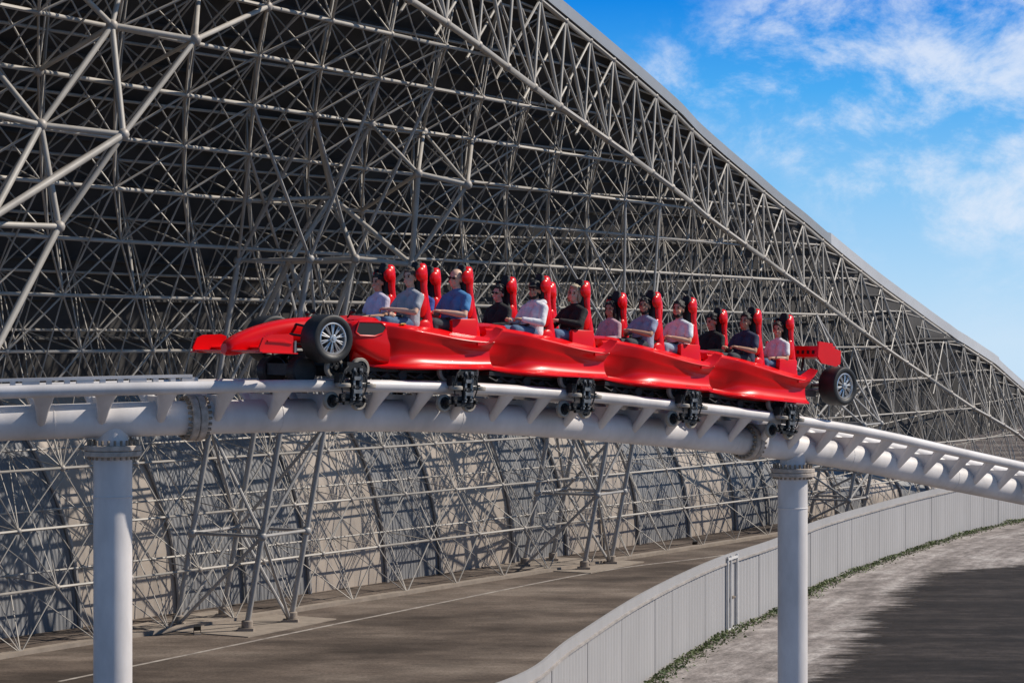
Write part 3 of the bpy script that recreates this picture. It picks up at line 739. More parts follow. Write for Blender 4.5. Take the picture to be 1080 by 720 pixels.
def bogie_frame():
    mb = MB()
    # y here is measured from the rail centre, outwards
    mb.box((0, .2, .0), (.075, .04, .50)); mb.box((.11, .2, .0), (.05, .035, .48)); mb.box((-.02, .225, .02), (.03, .03, .36)); mb.box((.05, .215, .14), (.2, .06, .06)); mb.box((.05, .215, -.02), (.19, .06, .05))
    mb.box((.06, .1, .21), (.36, .24, .07)); mb.box((.04, .06, .27), (.24, .16, .1))
    mb.box((.12, .12, -.2), (.52, .1, .075)); mb.box((.12, .17, -.145), (.34, .06, .06)); mb.box((.1, .2, -.24), (.3, .05, .05))
    mb.box((.28, .14, .1), (.1, .12, .14)); mb.box((-.1, .14, .1), (.1, .12, .12))
    for x in (-.12, .02, .13, .27, .38):
        mb.disc((x, .2, -.2), (0, 1, 0), .03, .06, 8); mb.disc((x*.7, .24, .17), (0, 1, 0), .022, .05, 8)
    mb.tube([(0, .24, .2), (-.05, .29, .12), (-.08, .28, 0), (-.05, .26, -.12), (.05, .25, -.2)], .012, 6)
    mb.tube([(.2, .22, .26), (.3, .27, .2), (.34, .25, .05), (.3, .24, -.1)], .011, 6)
    return mb.mesh('bogie', M['chassis'], 35)
def bogie_plate():
    mb = MB(); mb.box((-.005, .232, .02), (.05, .03, .44)); mb.box((.1, .226, .02), (.035, .03, .44)); mb.box((.05, .25, .1), (.14, .02, .05)); mb.box((.05, .25, -.08), (.14, .02, .05))
    for z in (-.16, -.02, .08, .2): mb.disc((.0, .255, z), (0, 1, 0), .014, .03, 6); mb.disc((.1, .25, z), (0, 1, 0), .014, .03, 6)
    return mb.mesh('plate', M['steel'], 35)
ME['bogie'] = bogie_frame(); ME['plate'] = bogie_plate()
def bogie(car, x, sg):
    b = inst('bogie', ME['bogie'], car, (x, .6*sg, 0), (0, 0, 0), (1, sg, 1))
    inst('plate', ME['plate'], b)
    for xx, k in ((-.16, 'run'), (.28, 'run')):
        w_ = inst('running_wheel', ME['w_run'], b, (xx, 0, .235)); inst('hub', ME['h_run'], b, (xx, 0, .235))
    for xx in (-.1, .36):
        inst('upstop_wheel', ME['w_up'], b, (xx, .06, -.215)); inst('hub', ME['h_up'], b, (xx, .06, -.215))
    for xx in (-.17, .26):
        inst('side_wheel', ME['w_side'], b, (xx, .195, 0), (R(90), 0, 0)); inst('hub', ME['h_side'], b, (xx, .195, 0), (R(90), 0, 0))

# seat: red shell, black pad, wings; origin under the back on the seat level, facing +x
def seat_shell():
    st = [(-.28, -.15, .19, .12), (-.05, -.14, .19, .125), (.2, -.12, .175, .09), (.45, -.085, .155, .066), (.64, -.055, .145, .06), (.74, -.05, .14, .07), (.82, -.035, .145, .088), (.9, -.035, .135, .085), (.97, -.05, .105, .07), (1.0, -.055, .07, .05)]
    rings = []
    for i in range(37):
        z, x, hw, hd = cr(st, i/36*(len(st)-1)); r = []
        for k in range(20):
            a = 2*math.pi*k/20; c, s_ = math.cos(a), math.sin(a)
            r.append((x+hd*math.copysign(abs(c)**.6, c), hw*math.copysign(abs(s_)**.5, s_), z))
        rings.append(r)
    mb = MB(); mb.loft(rings)
    for sg in (-1, 1):
        mb.ball((.02, sg*.125, .84), .075, 14, 10, (1.25, .55, 1.35)); mb.ball((.0, sg*.15, .40), .09, 14, 10, (1.0, .45, 1.9)); mb.ball((-.05, sg*.16, .08), .1, 14, 10, (1.35, .4, 1.2))
    return mb.mesh('seat_shell', M['red'], 40)
def seat_pad():
    mb = MB()
    st = [(-.02, .0, .14, .05), (.2, .01, .14, .055), (.45, .02, .13, .045), (.66, .01, .10, .035), (.78, .015, .105, .04), (.9, .02, .10, .042), (.985, .01, .075, .04), (1.02, .02, .05, .03)]
    rings = []
    for i in range(29):
        z, x, hw, hd = cr(st, i/28*(len(st)-1)); r = []
        for k in range(16):
            a = 2*math.pi*k/16; c, s_ = math.cos(a), math.sin(a)
            r.append((x+hd*math.copysign(abs(c)**.6, c), hw*math.copysign(abs(s_)**.6, s_), z))
        rings.append(r)
    mb.loft(rings)
    for sg in (-1, 1):      # head bolsters
        mb.ball((.06, sg*.115, .90), .045, 10, 7, (1.1, .45, 1.5)); mb.ball((.06, sg*.15, .42), .06, 10, 7, (1.1, .35, 2.4))
    # squab
    mb.loft([[(x, y, z) for y, z in ((-.17, -.1), (-.17, -.02), (-.12, .0), (.12, .0), (.17, -.02), (.17, -.1))] for x in (.02, .2, .4, .5)])
    return mb.mesh('seat_pad', M['pad'], 40)
ME['shell'] = seat_shell(); ME['pad'] = seat_pad()
def lapbar():
    mb = MB(); mb.tube([(.52, 0, -.2), (.5, 0, .1), (.42, 0, .2), (.36, 0, .215)], .03, 10)
    mb.tube([(.37, -.2, .235), (.37, -.1, .222), (.37, .1, .222), (.37, .2, .235)], .02, 10)
    mb.loft([[(x, y, z) for x, z in ((.24, .155), (.24, .195), (.37, .2), (.39, .17))] for y in (-.15, -.13, .13, .15)])
    return mb.mesh('lap_bar', M['pad'], 40)
ME['lap'] = lapbar()

# ------------------------------------------------------------------ car bodies
def prof(p):
    (yl, zl, yw, zw, yu, zu, ys, zs, yt, zt) = p
    half = [(.0, zl-.02), (yl-.2, zl-.02), (yl, zl), (yl-.004, zl+.022)]
    key = [(yl-.004, zl+.022), (yl-.07, zl+.075), (yw, zw), (yu-.008, zu-.05), (yu, zu), (ys+.002, zs-.025), (ys, zs)]
    sm = [tuple(cr(key, t)) for t in np.linspace(0, 6, 19)][1:]
    half = half+sm
    half += [(ys-.03, zs+.025), ((ys+yt)/2, (zs+zt)/2+.025), (yt, zt), (yt-.05, zt-.005), (yt-.06, .38), (0, .36)]
    return half
ST = [(1.93, .46, .30, .455, .5, .46, .68, .45, .86, .40, .915),
      (1.75, .49, .28, .475, .49, .50, .70, .50, .865, .43, .91),
      (1.52, .58, .265, .53, .48, .58, .70, .585, .85, .46, .90),
      (1.28, .70, .258, .61, .47, .665, .69, .672, .825, .49, .89),
      (1.0, .768, .258, .645, .45, .70, .66, .716, .785, .51, .875),
      (.7, .775, .262, .655, .45, .70, .63, .73, .75, .52, .86),
      (.4, .775, .268, .66, .45, .69, .605, .742, .715, .53, .835),
      (.1, .772, .275, .662, .45, .67, .58, .75, .69, .54, .80),
      (-.15, .768, .282, .662, .45, .662, .57, .752, .68, .55, .77),
      (-.36, .762, .29, .66, .45, .66, .57, .752, .685, .56, .75)]
def body_mesh():
    rings = []
    for i in range(47):
        v = cr(ST, i/46*(len(ST)-1)); x = v[0]; h = prof(v[1:])
        ring = [(x, y, z) for y, z in h]+[(x, -y, z) for y, z in reversed(h[1:-1])]
        rings.append(ring)
    mb = MB(); mb.loft(rings)
    # upswept tips at the tail
    for sg in (1, -1):
        rr = []
        for x, z, y0, y1, th in ((-.05, .665, .5, .755, .05), (-.2, .675, .5, .757, .045), (-.33, .715, .52, .765, .04), (-.42, .785, .56, .775, .035), (-.50, .872, .62, .775, .02)):
            rr.append([(x, sg*y0, z+.03), (x, sg*y1, z), (x-.004, sg*y1, z-th), (x-.01, sg*y0, z-th)])
        mb.loft(rr)
    return mb.mesh('body', M['red'], 32)
ME['body'] = body_mesh()
def cowl_mesh():
    rr = []
    for x, w_, z in ((1.935, .40, .80), (1.925, .42, .90), (1.86, .43, .935), (1.7, .43, .955), (1.55, .42, .95), (1.47, .40, .915), (1.46, .38, .8)):
        rr.append([(x, w_*c, z+.03*(1-c*c)) for c in np.linspace(-1, 1, 13)]+[(x, w_*c, z-.12) for c in np.linspace(1, -1, 7)])
    mb = MB(); mb.loft(rr); return mb.mesh('cowl', M['red'], 35)
ME['cowl'] = cowl_mesh()
def side_panel_mesh():
    rr = []
    for x, z0, z1 in ((-.12, .7, .99), (-.1, .7, 1.0), (.3, .74, .985), (.33, .78, .96)):
        rr.append([(x, y, z) for y, z in ((-.04, z0), (.045, z0), (.04, z1-.02), (.03, z1), (-.03, z1), (-.04, z1-.02))])
    mb = MB(); mb.loft(rr); return mb.mesh('side_panel', M['red'], 35)
ME['side_panel'] = side_panel_mesh()
def chassis_mesh():
    mb = MB(); mb.box((.75, 0, .17), (2.2, .5, .13)); mb.box((.15, 0, .16), (.3, 1.1, .12)); mb.box((.9, 0, .235), (1.9, .95, .06))
    for x in (.45, .75, 1.05, 1.35, 1.6):
        mb.box((x, .4, .17), (.12, .1, .1)); mb.box((x+.1, -.4, .17), (.12, .1, .1)); mb.tube([(x, .46, .2), (x+.12, .48, .13), (x+.25, .46, .18)], .016, 6)
    mb.disc((1.1, .46, .16), (0, 1, 0), .08, .08, 16); mb.bar((-.4, 0, .15), (-.62, 0, .15), .05, 10)
    mb.box((-.34, 0, .5), (.03, 1.0, .42)); mb.box((1.95, 0, .55), (.03, .7, .5))
    return mb.mesh('chassis', M['chassis'], 35)
ME['chassis'] = chassis_mesh()
ROWX = (.80, -.05); SEATY = .37; SEATZ = .76
def shield_mesh(front_):
    mb = MB()
    if front_:
        out_ = [(-.05, .06), (0, .07), (.05, .06), (.045, -.02), (.02, -.06), (0, -.075), (-.02, -.06), (-.045, -.02)]
        mb.loft([[(x, y_, z) for x, z in out_] for y_ in (0, .006)])
    else:       # rearing little horse
        for q in ([(-.02, .035), (-.005, .045), (.005, .03), (.0, .01), (.022, .0), (.02, -.02), (.0, -.015), (-.012, .0)],
                  [(.015, -.01), (.022, -.02), (.014, -.05), (.006, -.05)], [(-.01, .005), (-.028, .015), (-.03, .008), (-.012, -.006)], [(.02, .0), (.035, .02), (.03, .025), (.018, .008)]):
            mb.loft([[(x, y_, z) for x, z in q] for y_ in (.007, .011)])
    return mb.mesh('shield' if front_ else 'emblem', M['yellow'] if front_ else M['decalblack'], 20)
ME['shield'] = shield_mesh(True); ME['emblem'] = shield_mesh(False)

def car_matrix(s):
    f = (tpt(s-1.7)-tpt(s-.1)).normalized(); l = Vector((-f.y, f.x, 0)).normalized(); up = f.cross(l)
    m = Matrix((f, l, up)).transposed().to_4x4(); m.translation = tpt(s); return m
def make_car(s, label):
    c = empty('coaster_car'); c.matrix_world = car_matrix(s)
    tag(c, label, 'coaster car', 'cars of the red train')
    inst('body', ME['body'], c); inst('cowl', ME['cowl'], c); inst('chassis', ME['chassis'], c)
    for x in ROWX:
        for sg in (1, -1):
            st = inst('seat', ME['shell'], c, (x, SEATY*sg, SEATZ)); inst('seat_pad', ME['pad'], st)
            inst('lap_bar', ME['lap'], c, (x+.02, SEATY*sg, SEATZ))
    for sg in (1, -1):
        inst('side_panel', ME['side_panel'], c, (0, sg*.595, 0)); bogie(c, .12, sg)
    return c
SB = [9.15, 11.5, 13.92, 16.36]
cars = [make_car(s, l) for s, l in zip(SB, ['red lead car with long racing nose and big front tyres', 'red second car carrying the rider in the white hoodie', 'red third car, between the white hoodie car and the tail car', 'red tail car with rear tyre and red rear wing'])]

# lead car extras
c = cars[0]
rings = []
NS = [(1.62, .44, .40, .945), (1.9, .385, .42, .945), (2.25, .30, .47, .94), (2.6, .24, .5, .915), (2.95, .20, .485, .86), (3.3, .165, .43, .765), (3.58, .14, .375, .655), (3.72, .115, .36, .575), (3.78, .07, .39, .52)]
for i in range(41):
    x, hw, z0, z1 = cr(NS, i/40*(len(NS)-1)); zc, hh = (z0+z1)/2, (z1-z0)/2
    rings.append([(x, hw*math.copysign(abs(math.cos(a))**.62, math.cos(a)), zc+hh*math.copysign(abs(math.sin(a))**.7, math.sin(a))) for a in np.linspace(0, 2*math.pi, 29)[:-1]])
mb = MB(); mb.loft(rings); nose = mb.build('nose', M['red'], c, 40)
mb = MB()
def wing_el(mb, x0, x1, z, y0, y1, th, tw):
    rr = []
    for y in np.linspace(y0, y1, 5):
        rr.append([(x0, y, z), ((x0+x1)/2, y, z-th*.9+tw*.3), (x1, y, z+tw), (x1, y, z+tw+.01), ((x0+x1)/2, y, z+th*.5+tw*.3), (x0, y, z+th*.6)])
    mb.loft(rr)
for a, b in ((-.79, .79),):
    wing_el(mb, 3.74, 3.42, .42, a, b, .03, .02); wing_el(mb, 3.46, 3.24, .47, a, b, .024, .07)
fw = mb.build('front_wing', M['red'], c, 40)
for sg in (1, -1):
    mb = MB(); o = [(3.75, .41), (3.76, .47), (3.70, .60), (3.60, .645), (3.3, .665), (3.22, .64), (3.21, .41)]
    mb.loft([[(x, sg*y, z) for x, z in o] for y in (.785, .812)])
    mb.loft([[(x, sg*y, z) for x, z in ((3.75, .40), (3.75, .415), (3.18, .415), (3.18, .40))] for y in (.70, .87)])
    e = mb.build('endplate', M['red'], fw, 20)
    mb = MB(); mb.loft([[(x, sg*y, z) for x, z in ((3.64, .55), (3.64, .57), (3.4, .575), (3.24, .53), (3.4, .545))] for y in (.812, .832)]); mb.build('turning_vane', M['red'], e)
    mb = MB(); mb.box((3.19, sg*.80, .49), (.03, .05, .17)); mb.build('end_bracket', M['steel'], fw)
    road_wheel(c, 2.57, sg*.672, .625, .3)
    mb = MB()
    for (x, z, x2, z2) in ((2.75, .82, 2.62, .75), (2.4, .82, 2.55, .75), (2.75, .55, 2.62, .52), (2.4, .55, 2.55, .52), (2.85, .68, 2.7, .64)):
        mb.bar((x, sg*.2, z), (x2, sg*.55, z2), .017, 8)
    mb.build('suspension_arm', M['black'], c)
    bogie(c, 2.1, sg)
    # side intake
    rr = [[(x, sg*(yy), z) for yy, z in zip((.30, .56, .56, .30), (z0, z0, z1, z1))] for x, z0, z1 in ((1.96, .42, .90), (1.5, .38, .88))]
    mb = MB()
    pr = [(2.02, .74), (1.98, .87), (1.6, .875), (1.52, .82), (1.56, .745), (1.7, .70), (1.95, .70)]
    mb.loft([[(x, sg*y, z) for x, z in pr] for y in (.44, .612)]); mb.build('side_intake', M['black'], c, 30)
    rr = []
    for x, y1, z0, z1 in ((2.07, .50, .62, .80), (2.055, .56, .55, .86), (2.0, .592, .5, .895), (1.8, .6, .42, .91), (1.6, .602, .34, .915), (1.42, .60, .29, .90)):
        yc, hy, zc, hz = (y1+.2)/2, (y1-.2)/2, (z0+z1)/2, (z1-z0)/2
        rr.append([(x, sg*(yc+hy*math.copysign(abs(math.cos(a))**.4, math.cos(a))), zc+hz*math.copysign(abs(math.sin(a))**.4, math.sin(a))) for a in np.linspace(0, 2*math.pi, 25)[:-1]])
    mb = MB(); mb.loft(rr); mb.build('intake_pod', M['red'], c, 40)
    mb = MB(); pts = [(2.03, .73), (1.98, .88), (1.6, .885), (1.5, .82), (1.56, .735), (1.7, .69), (1.96, .69)]
    mb.tube([(x, sg*.606, z) for x, z in pts+pts[:1]], .014, 6); mb.build('intake_lip', M['red'], c, 50)
    mb = MB(); mb.bar((1.95, sg*.3, .945), (1.98, sg*.44, 1.02), .012, 8); mb.ball((1.98, sg*.47, 1.03), .05, 10, 6, (.5, 1.2, .7)); mb.build('mirror', M['black'], c)
mb = MB(); mb.box((2.35, 0, .2), (1.1, .5, .16)); mb.box((2.1, 0, .19), (.3, 1.1, .12)); mb.disc((2.75, .35, .18), (0, 1, 0), .2, .2, 24); mb.disc((2.75, -.35, .18), (0, 1, 0), .2, .2, 24)
mb.box((2.2, 0, .36), (.6, .6, .2)); mb.build('front_truck', M['chassis'], c)
mb = MB(); mb.ball((2.42, 0, .985), .035, 10, 6); mb.bar((2.42, 0, .92), (2.42, 0, .98), .014, 8); mb.build('nose_camera', M['black'], c)
sh = inst('shield', ME['shield'], c, (1.24, .602, .855), (R(-62), 0, R(6))); inst('emblem', ME['emblem'], sh)
# tail car extras
c = cars[3]
for sg in (1, -1): road_wheel(c, -1.2, sg*.68, .665, .9)
mb = MB(); rr = []
for x, hw, z0, z1 in ((-.34, .36, .36, 1.0), (-.6, .30, .4, .96), (-.9, .2, .45, .85), (-1.25, .13, .5, .75), (-1.45, .08, .54, .68)):
    rr.append([(x, hw*math.cos(a), (z0+z1)/2+(z1-z0)/2*math.sin(a)) for a in np.linspace(0, 2*math.pi, 17)[:-1]])
mb.loft(rr); mb.build('engine_cover', M['chassis'], c)
mb = MB(); mb.box((-.8, 0, .5), (.5, .7, .1)); mb.bar((-1.2, -.55, .665), (-1.2, .55, .665), .04, 10)
for sg in (1, -1):
    for x, z, x2 in ((-.85, .78, -1.12), (-1.3, .78, -1.24), (-.85, .55, -1.12), (-1.35, .55, -1.24)): mb.bar((x, sg*.12, z), (x2, sg*.52, z*.6+.27), .016, 8)
    mb.tube([(-.5, sg*.32, .8), (-.75, sg*.36, .86), (-.95, sg*.3, .84)], .035, 8)
mb.build('rear_axle', M['steel'], c)
mb = MB(); 
for z, x0, x1, tw in ((1.12, -.80, -1.1, .05), (1.25, -.98, -1.25, .09)): wing_el(mb, x0, x1, z, -.55, .55, .04, tw)
mb.box((-.80, 0, 1.21), (.04, 1.1, .19)); rw = mb.build('rear_wing', M['red'], c, 30)
mb = MB()
for y in np.arange(-.44, .5, .11): mb.box((-.776, y, 1.2), (.012, .05, .06))
mb.build('louvre', M['chassis'], rw)
for sg in (1, -1):
    mb = MB(); o = [(-.74, 1.12), (-.74, 1.38), (-1.12, 1.385), (-1.14, 1.31), (-1.36, 1.28), (-1.37, 1.06), (-1.25, 1.0), (-.86, 1.02)]
    mb.loft([[(x, sg*y, z) for x, z in o] for y in (.55, .58)]); mb.build('endplate', M['red'], rw, 20)
mb = MB()
for sg in (1, -1): mb.bar((-.95, sg*.08, .8), (-.98, sg*.08, 1.14), .022, 8)
mb.build('wing_post', M['black'], rw)

# ------------------------------------------------------------------ riders
DG = None
def remesh(mb, name, m, vox, smooth=2):
    me = bpy.data.meshes.new('tmp'); me.from_pydata([tuple(p) for p in mb.v], [], mb.f)
    b = bmesh.new(); b.from_mesh(me); bmesh.ops.recalc_face_normals(b, faces=b.faces); b.to_mesh(me); b.free()
    o = bpy.data.objects.new('tmp', me); COL.objects.link(o)
    r = o.modifiers.new('r', 'REMESH'); r.mode = 'VOXEL'; r.voxel_size = vox
    if smooth: q = o.modifiers.new('s', 'SMOOTH'); q.factor = .5; q.iterations = smooth
    dg = bpy.context.evaluated_depsgraph_get(); ev = o.evaluated_get(dg)
    me2 = bpy.data.meshes.new_from_object(ev); me2.name = name
    bpy.data.objects.remove(o); bpy.data.meshes.remove(me)
    me2.materials.clear(); me2.materials.append(m); me2.shade_smooth(); return me2
def limb(mb, pts, rs, n=12):
    pts = [Vector(p) for p in pts]
    for i, (p, r) in enumerate(zip(pts, rs)):
        mb.ball(p, r, n, 8)
        if i: mb.bar(pts[i-1], p, rs[i-1], n, r)
SK = {}
def skin(c):
    if c not in SK: SK[c] = mat('skin', c, .5, var=.12, vscale=20, spec=.35)
    return SK[c]
def cloth(c): return mat('cloth', c, .85, var=.25, vscale=11, bump=.7, bscale=13)
def person(car, row, side, label, skinc, shirt, trousers, hair, style='short', sleeves='short', arms='bar', yaw=0., pitch=0., beard=None, glasses=False, scale=1.0, lean=0., cap=None, build=1.0, hood=False, seed=0):
    rnd = random.Random(seed+row*7+side+31*car)
    b = MB(); tl = lean+rnd.uniform(-.1, .06)
    def T(x, y, z): return Vector((x+tl*max(0, z-.05), y, z))
    sh = .19*build
    B = build
    def torso(m, g):
        for sg in (1, -1):
            limb(m, [T(-.0, sg*.075*B, .1), T(.005, sg*.07*B, .24), T(0, sg*.085*B, .36), T(-.01, sg*.09*B, .43)], [.105*B+g, .10*B+g, .10*B+g, .07+g])
        limb(m, [T(-.01, -sh*.9, .45), T(-.012, -sh*.45, .485), T(-.012, 0, .505), T(-.012, sh*.45, .485), T(-.01, sh*.9, .45)], [.05+g, .052+g, .055+g, .052+g, .05+g])
    torso(b, 0)
    limb(b, [T(-.015, 0, .5), T(.0, 0, .60)], [.062, .052])
    # head
    hc = T(.02, 0, .695)
    Rm = Matrix.Rotation(R(yaw+rnd.uniform(-6, 6)), 3, 'Z') @ Matrix.Rotation(R(rnd.uniform(-7, 7)), 3, 'X') @ Matrix.Rotation(R(pitch+rnd.uniform(2, 8)), 3, 'Y')
    def hp(x, y, z): return hc+Rm @ Vector((x, y, z))
    def hball(m, x, y, z, r, sc):
        m2 = MB(); m2.ball((0, 0, 0), r, 16, 10, sc); m.add([hc+Rm @ (Vector(p)+Vector((x, y, z))) for p in m2.v], m2.f)
    hball(b, -.012, 0, .035, .1, (.98, .78, .92)); hball(b, .025, 0, -.03, .082, (.82, .74, 1.08)); hball(b, .06, 0, -.078, .035, (.9, 1.0, .75))
    hball(b, .095, 0, -.012, .021, (1, .72, 1.2)); hball(b, .085, 0, .012, .018, (.9, .6, 1.8))
    for sg in (1, -1):
        hball(b, -.005, sg*.08, -.008, .026, (.8, .4, 1.25)); hball(b, .078, sg*.036, .035, .018, (.6, 1.3, .5)); hball(b, .068, sg*.045, -.035, .022, (.7, .8, .8))
    hball(b, .086, 0, -.052, .017, (.7, 1.5, .38)); hball(b, .085, 0, -.064, .017, (.7, 1.4, .4))
    eb = {}
    for sg in (1, -1):
        S = T(-.01, sg*sh, .445)
        if arms == 'bar': E_, W_ = T(.07, sg*(sh+.075), .23), Vector((.30, sg*.13, .265))
        elif arms == 'cross': E_, W_ = T(.10, sg*(sh+.07), .245), Vector((.29, -sg*.03, .25+.03*sg))
        elif arms == 'low': E_, W_ = T(.04, sg*(sh+.07), .21), Vector((.26, sg*.17, .2))
        else: E_, W_ = T(.12, sg*(sh+.06), .26), Vector((.31, sg*.07, .3))
        eb[sg] = (S, E_, W_)
        limb(b, [S, S.lerp(E_, .5), E_, E_.lerp(W_, .35), W_], [.054, .047, .039, .040, .027])
        f = (W_-E_).normalized(); lat = Vector((0, 0, 1)).cross(f).normalized(); up = f.cross(lat)
        pm = W_+f*.05
        limb(b, [W_+f*.015, pm-lat*.016, W_+f*.085-lat*.022], [.024, .019, .016]); limb(b, [W_+f*.015, pm+lat*.016, W_+f*.085+lat*.022], [.024, .019, .016])
        for k, ln_ in zip((-1.5, -.5, .5, 1.5), (.9, 1.0, .96, .78)):
            k2 = k*sg
            q0 = W_+f*.085+lat*.0185*k2; q1 = q0+f*.032*ln_-up*.012; q2 = q1+f*.008-up*.026*ln_; q3 = q2-f*.014-up*.012
            limb(b, [q0, q1, q2, q3], [.0105, .0095, .0088, .008], 8)
        tq = W_+f*.035-lat*.028*sg
        limb(b, [tq, tq-lat*.022*sg+f*.03-up*.01, tq-lat*.016*sg+f*.055-up*.024], [.013, .0105, .009], 8)
    lg = {}
    for sg in (1, -1):
        Hh, K, A_ = Vector((.0, sg*.09, .085)), Vector((.42, sg*.10, .115)), Vector((.36, sg*.085, -.26))
        lg[sg] = (Hh, K, A_); limb(b, [Hh, Hh.lerp(K, .5), K, K.lerp(A_, .35), A_, A_+Vector((.12, 0, -.045))], [.082, .072, .056, .052, .036, .03])
    root = bpy.data.objects.new('person', remesh(b, 'person', skin(skinc), .0085, 2)); COL.objects.link(root)
    tag(root, label, 'person', 'riders on the train')
    def part(m, name, mt_, vox=.012, sm=2, par=root):
        o = bpy.data.objects.new(name, remesh(m, name, mt_, vox, sm)); COL.objects.link(o); o.parent = par; return o
    # shirt
    m = MB(); torso(m, .014)
    for sg in (1, -1):
        S, E_, W_ = eb[sg]
        if sleeves == 'short': limb(m, [S, S.lerp(E_, .62)], [.066, .062])
        else: limb(m, [S, S.lerp(E_, .5), E_, E_.lerp(W_, .4), W_-(W_-E_).normalized()*.01], [.066, .06, .053, .052, .04])
    limb(m, [T(-.012, 0, .5), T(-.008, 0, .545)], [.07, .063])
    # folds
    for k in range(7):
        y = rnd.uniform(-.12, .12); z = rnd.uniform(.1, .33); m.ball(T(.085, y, z), .035, 8, 6, (.7, rnd.uniform(.5, 1.9), .45))
    if hood: limb(m, [T(-.07, -.11, .53), T(-.1, 0, .55), T(-.07, .11, .53), T(.03, .085, .515)], [.05, .06, .05, .035]); limb(m, [T(.03, -.085, .515), T(-.05, -.11, .53)], [.035, .05])
    part(m, 'shirt', cloth(shirt))
    m = MB()
    limb(m, [Vector((0, -.07, .1)), Vector((0, .07, .1))], [.118, .118])
    for sg in (1, -1):
        Hh, K, A_ = lg[sg]; limb(m, [Hh, Hh.lerp(K, .5), K, K.lerp(A_, .4), A_+Vector((0, 0, .02))], [.096, .086, .07, .062, .05])
    part(m, 'trousers', cloth(trousers))
    for sg in (1, -1):
        m = MB(); A_ = lg[sg][2]; limb(m, [A_+Vector((-.03, 0, -.05)), A_+Vector((.06, 0, -.05)), A_+Vector((.14, 0, -.06))], [.046, .045, .034]); part(m, 'shoe', M['black'], .012, 1)
    # hair
    hm = mat('hair', hair, .6, var=.4, vscale=40, bump=.3, bscale=60)
    if style != 'bald':
        m = MB()
        m2 = MB(); m2.ball((0, 0, 0), .112, 28, 18, (.98, .82, .96)); pts = []
        for q in m2.v:
            q = Vector(q)+Vector((-.016, 0, .036)); hl_ = .088 if abs(q.y) < .05 else .05
            if q.x > .03 and q.z < hl_: q = Vector((.02, q.y*.75, max(q.z, -.02)*.8))
            elif style not in ('bob', 'long') and q.x > -.01 and q.z < .0: q = Vector((-.02, q.y*.72, q.z*.6))
            elif q.z < -.05: q.z = -.05
            pts.append(hc+Rm @ q)
        m.add(pts, m2.f)
        for k in range(60):
            a, e_ = rnd.uniform(0, 6.283), rnd.uniform(.15, 1.5)
            d_ = Vector((math.cos(a)*math.cos(e_)*.104, math.sin(a)*math.cos(e_)*.087, math.sin(e_)*.104))
            if d_.x > .02 and d_.z < .062: continue
            hball(m, d_.x-.016, d_.y, d_.z+.036, rnd.uniform(.014, .024), (1.2, 1, .8))
        if style == 'long':
            for sg in (1, -1): hball(m, -.025, sg*.072, -.04, .055, (.9, .5, 2.0)); hball(m, -.06, sg*.06, -.14, .05, (.9, .7, 1.7))
            hball(m, -.09, 0, -.09, .07, (.7, 1.2, 1.9))
        if style == 'bob':
            for sg in (1, -1): hball(m, -.02, sg*.078, -.02, .055, (1.0, .5, 1.7))
            hball(m, -.085, 0, -.04, .07, (.7, 1.3, 1.5)); hball(m, .03, 0, .115, .045, (1.3, 1.4, .6))
        if style == 'tied': hball(m, -.125, 0, .02, .045, (1, .9, 1.1)); hball(m, -.15, 0, -.04, .03, (.8, .8, 2))
        part(m, 'hair', hm, .008, 1)
    else:
        m = MB(); hball(m, -.055, 0, -.015, .075, (.62, 1.12, .62)); part(m, 'hair', hm, .011, 1)
    if not glasses:
        for sg in (1, -1):
            m = MB(); hball(m, .089, sg*.034, .017, .0125, (.55, 1.25, .75)); m.bar(hp(.094, sg*.018, .041), hp(.082, sg*.055, .043), .006, 6); m.bar(hp(.092, sg*.034, .042), hp(.089, sg*.034, .015), .004, 5)
            part(m, 'eye', M['black'], .005, 0)
    if 'smil' in label or 'grin' in label: m = MB(); hball(m, .091, 0, -.058, .012, (.6, 1.9, .6)); part(m, 'teeth', mat('teeth', (.75, .72, .66), .4), .005, 0)
    if beard:
        m = MB(); hball(m, .045, 0, -.085, .05, (.95, 1.15, .75)); hball(m, .02, .055, -.05, .03, (.9, .5, 1.4)); hball(m, .02, -.055, -.05, .03, (.9, .5, 1.4)); hball(m, .088, 0, -.042, .014, (.7, 2.0, .4))
        part(m, 'beard', mat('beard_hair', beard, .7, bump=.3, bscale=60), .008, 1)
    if glasses:
        m = MB()
        for sg in (1, -1): hball(m, .094, sg*.034, .018, .027, (.3, 1.0, .75)); m.bar(hp(.09, sg*.06, .02), hp(.0, sg*.083, .015), .005, 6)
        m.bar(hp(.1, -.02, .022), hp(.1, .02, .022), .006, 6)
        part(m, 'sunglasses', M['black'], .006, 0)
    if cap:
        m = MB(); hball(m, -.012, 0, .06, .106, (1.0, .84, .78)); hball(m, .09, 0, .07, .06, (1.2, 1.1, .16)); part(m, 'cap', cloth(cap), .01, 1)
    mw = cars[car].matrix_world @ Matrix.Translation((ROWX[row]+.145, SEATY*side, SEATZ+.025)) @ Matrix.Scale(scale*1.06, 4)
    root.matrix_world = mw
    return root
LT, MD, DK, TN = (.70, .42, .30), (.50, .27, .17), (.24, .125, .075), (.60, .34, .22)
JEAN = (.10, .17, .29); GREYT = (.05, .055, .065)
person(0, 0, -1, 'smiling rider in a pale lavender tee with dark tied hair, front row', TN, (.68, .62, .76), JEAN, (.02, .014, .012), 'tied', arms='low', yaw=8, scale=.95, build=.93)
person(0, 0, 1, 'man in a heathered grey tee with folded arms, front row near side', LT, (.40, .41, .45), JEAN, (.10, .07, .05), 'short', arms='cross', yaw=14, scale=1.02)
person(0, 1, -1, 'rider in a royal blue shirt mostly hidden behind the front near seat', LT, (.04, .08, .36), GREYT, (.03, .02, .015), 'short', sleeves='long', scale=.98)
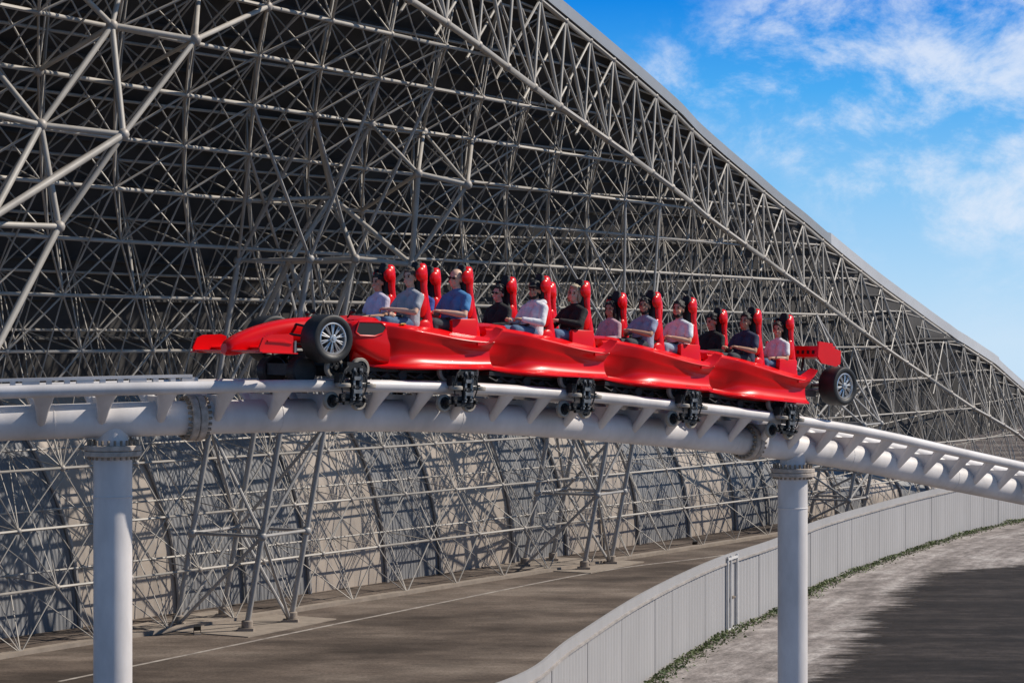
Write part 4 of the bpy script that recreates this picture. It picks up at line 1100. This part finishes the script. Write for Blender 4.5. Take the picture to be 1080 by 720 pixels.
person(0, 1, 1, 'bald man in a bright blue tee and dark trousers, second row', LT, (.07, .24, .50), GREYT, (.2, .13, .09), 'bald', arms='bar', yaw=10, scale=1.07, build=1.08, glasses=True)
person(1, 0, -1, 'grinning rider in a black long sleeved top with glasses and black hair', LT, (.018, .018, .022), JEAN, (.012, .01, .01), 'short', sleeves='long', arms='low', yaw=12, scale=.95, glasses=True)
person(1, 0, 1, 'rider in a white hoodie and black cap with a dark beard', MD, (.84, .82, .84), JEAN, (.012, .01, .01), 'short', sleeves='long', arms='bar', yaw=18, beard=(.015, .012, .01), cap=(.015, .015, .018), hood=True, scale=1.0)
person(1, 1, -1, 'rider in a white tee mostly hidden behind the white hoodie rider seat', LT, (.72, .70, .70), JEAN, (.05, .03, .02), 'short', scale=.97)
person(1, 1, 1, 'rider with grey blond hair in a black shirt and blue jeans', LT, (.012, .012, .014), JEAN, (.50, .40, .27), 'bob', sleeves='long', arms='in', yaw=25, scale=1.02)
person(2, 0, -1, 'rider with long dark hair and pink white top', MD, (.62, .40, .45), GREYT, (.012, .01, .01), 'long', sleeves='long', arms='low', yaw=22, scale=.92, build=.9)
person(2, 0, 1, 'bearded man in a blue grey shirt gripping the lap bar', MD, (.33, .36, .48), GREYT, (.012, .01, .01), 'short', arms='in', yaw=28, beard=(.012, .01, .01), scale=.98)
person(2, 1, 1, 'bearded man in a plain white tee leaning on the lap bar', TN, (.80, .84, .88), (.35, .42, .52), (.012, .01, .01), 'short', arms='bar', yaw=20, beard=(.015, .011, .01), scale=1.02)
person(3, 0, -1, 'dark haired rider all in black looking down beside the navy tee rider', TN, (.012, .012, .013), GREYT, (.012, .01, .01), 'short', sleeves='long', arms='low', yaw=-8, pitch=12, scale=1.0)
person(3, 0, 1, 'man in a dark navy tee wearing a watch, tail car front row', MD, (.035, .04, .085), GREYT, (.02, .015, .012), 'short', arms='bar', yaw=16, scale=1.0)
person(3, 1, 1, 'smiling rider in a white v neck tee, last seat before the rear wing', TN, (.84, .81, .83), JEAN, (.05, .022, .014), 'tied', arms='low', yaw=30, scale=.94, build=.9)

# ------------------------------------------------------------------ small ground floodlights
def flood(u, v, yawd, label):
    p = pxg(u, v); o = empty('floodlight', (p.x, p.y, 0)); tag(o, label, 'floodlight', 'ground floodlights'); o.rotation_euler = (0, 0, R(yawd)); o.scale = (.6, .6, .6)
    mb = MB(); mb.box((0, 0, .05), (.4, .3, .1)); mb.build('base', M['pad_concrete'], o)
    mb = MB(); mb.bar((-.2, 0, .1), (-.2, 0, .4), .02, 6); mb.bar((.2, 0, .1), (.2, 0, .4), .02, 6); mb.bar((-.2, 0, .13), (.2, 0, .13), .02, 6); mb.build('bracket', M['chassis'], o)
    mb = MB(); rt = Matrix.Rotation(R(35), 3, 'X'); mb.box((0, 0, .4), (.38, .16, .3), rt); mb.build('housing', M['chassis'], o)
    mb = MB(); mb.box(Vector((0, 0, .4))+rt @ Vector((0, .085, 0)), (.33, .015, .25), rt); mb.build('glass', M['chrome'], o)
flood(208, 669, 20, 'small dark floodlight on the ground between tower and left column')
flood(733, 577, 20, 'small floodlight on the ground left of the right column')
print('OBJ', len(bpy.data.objects))
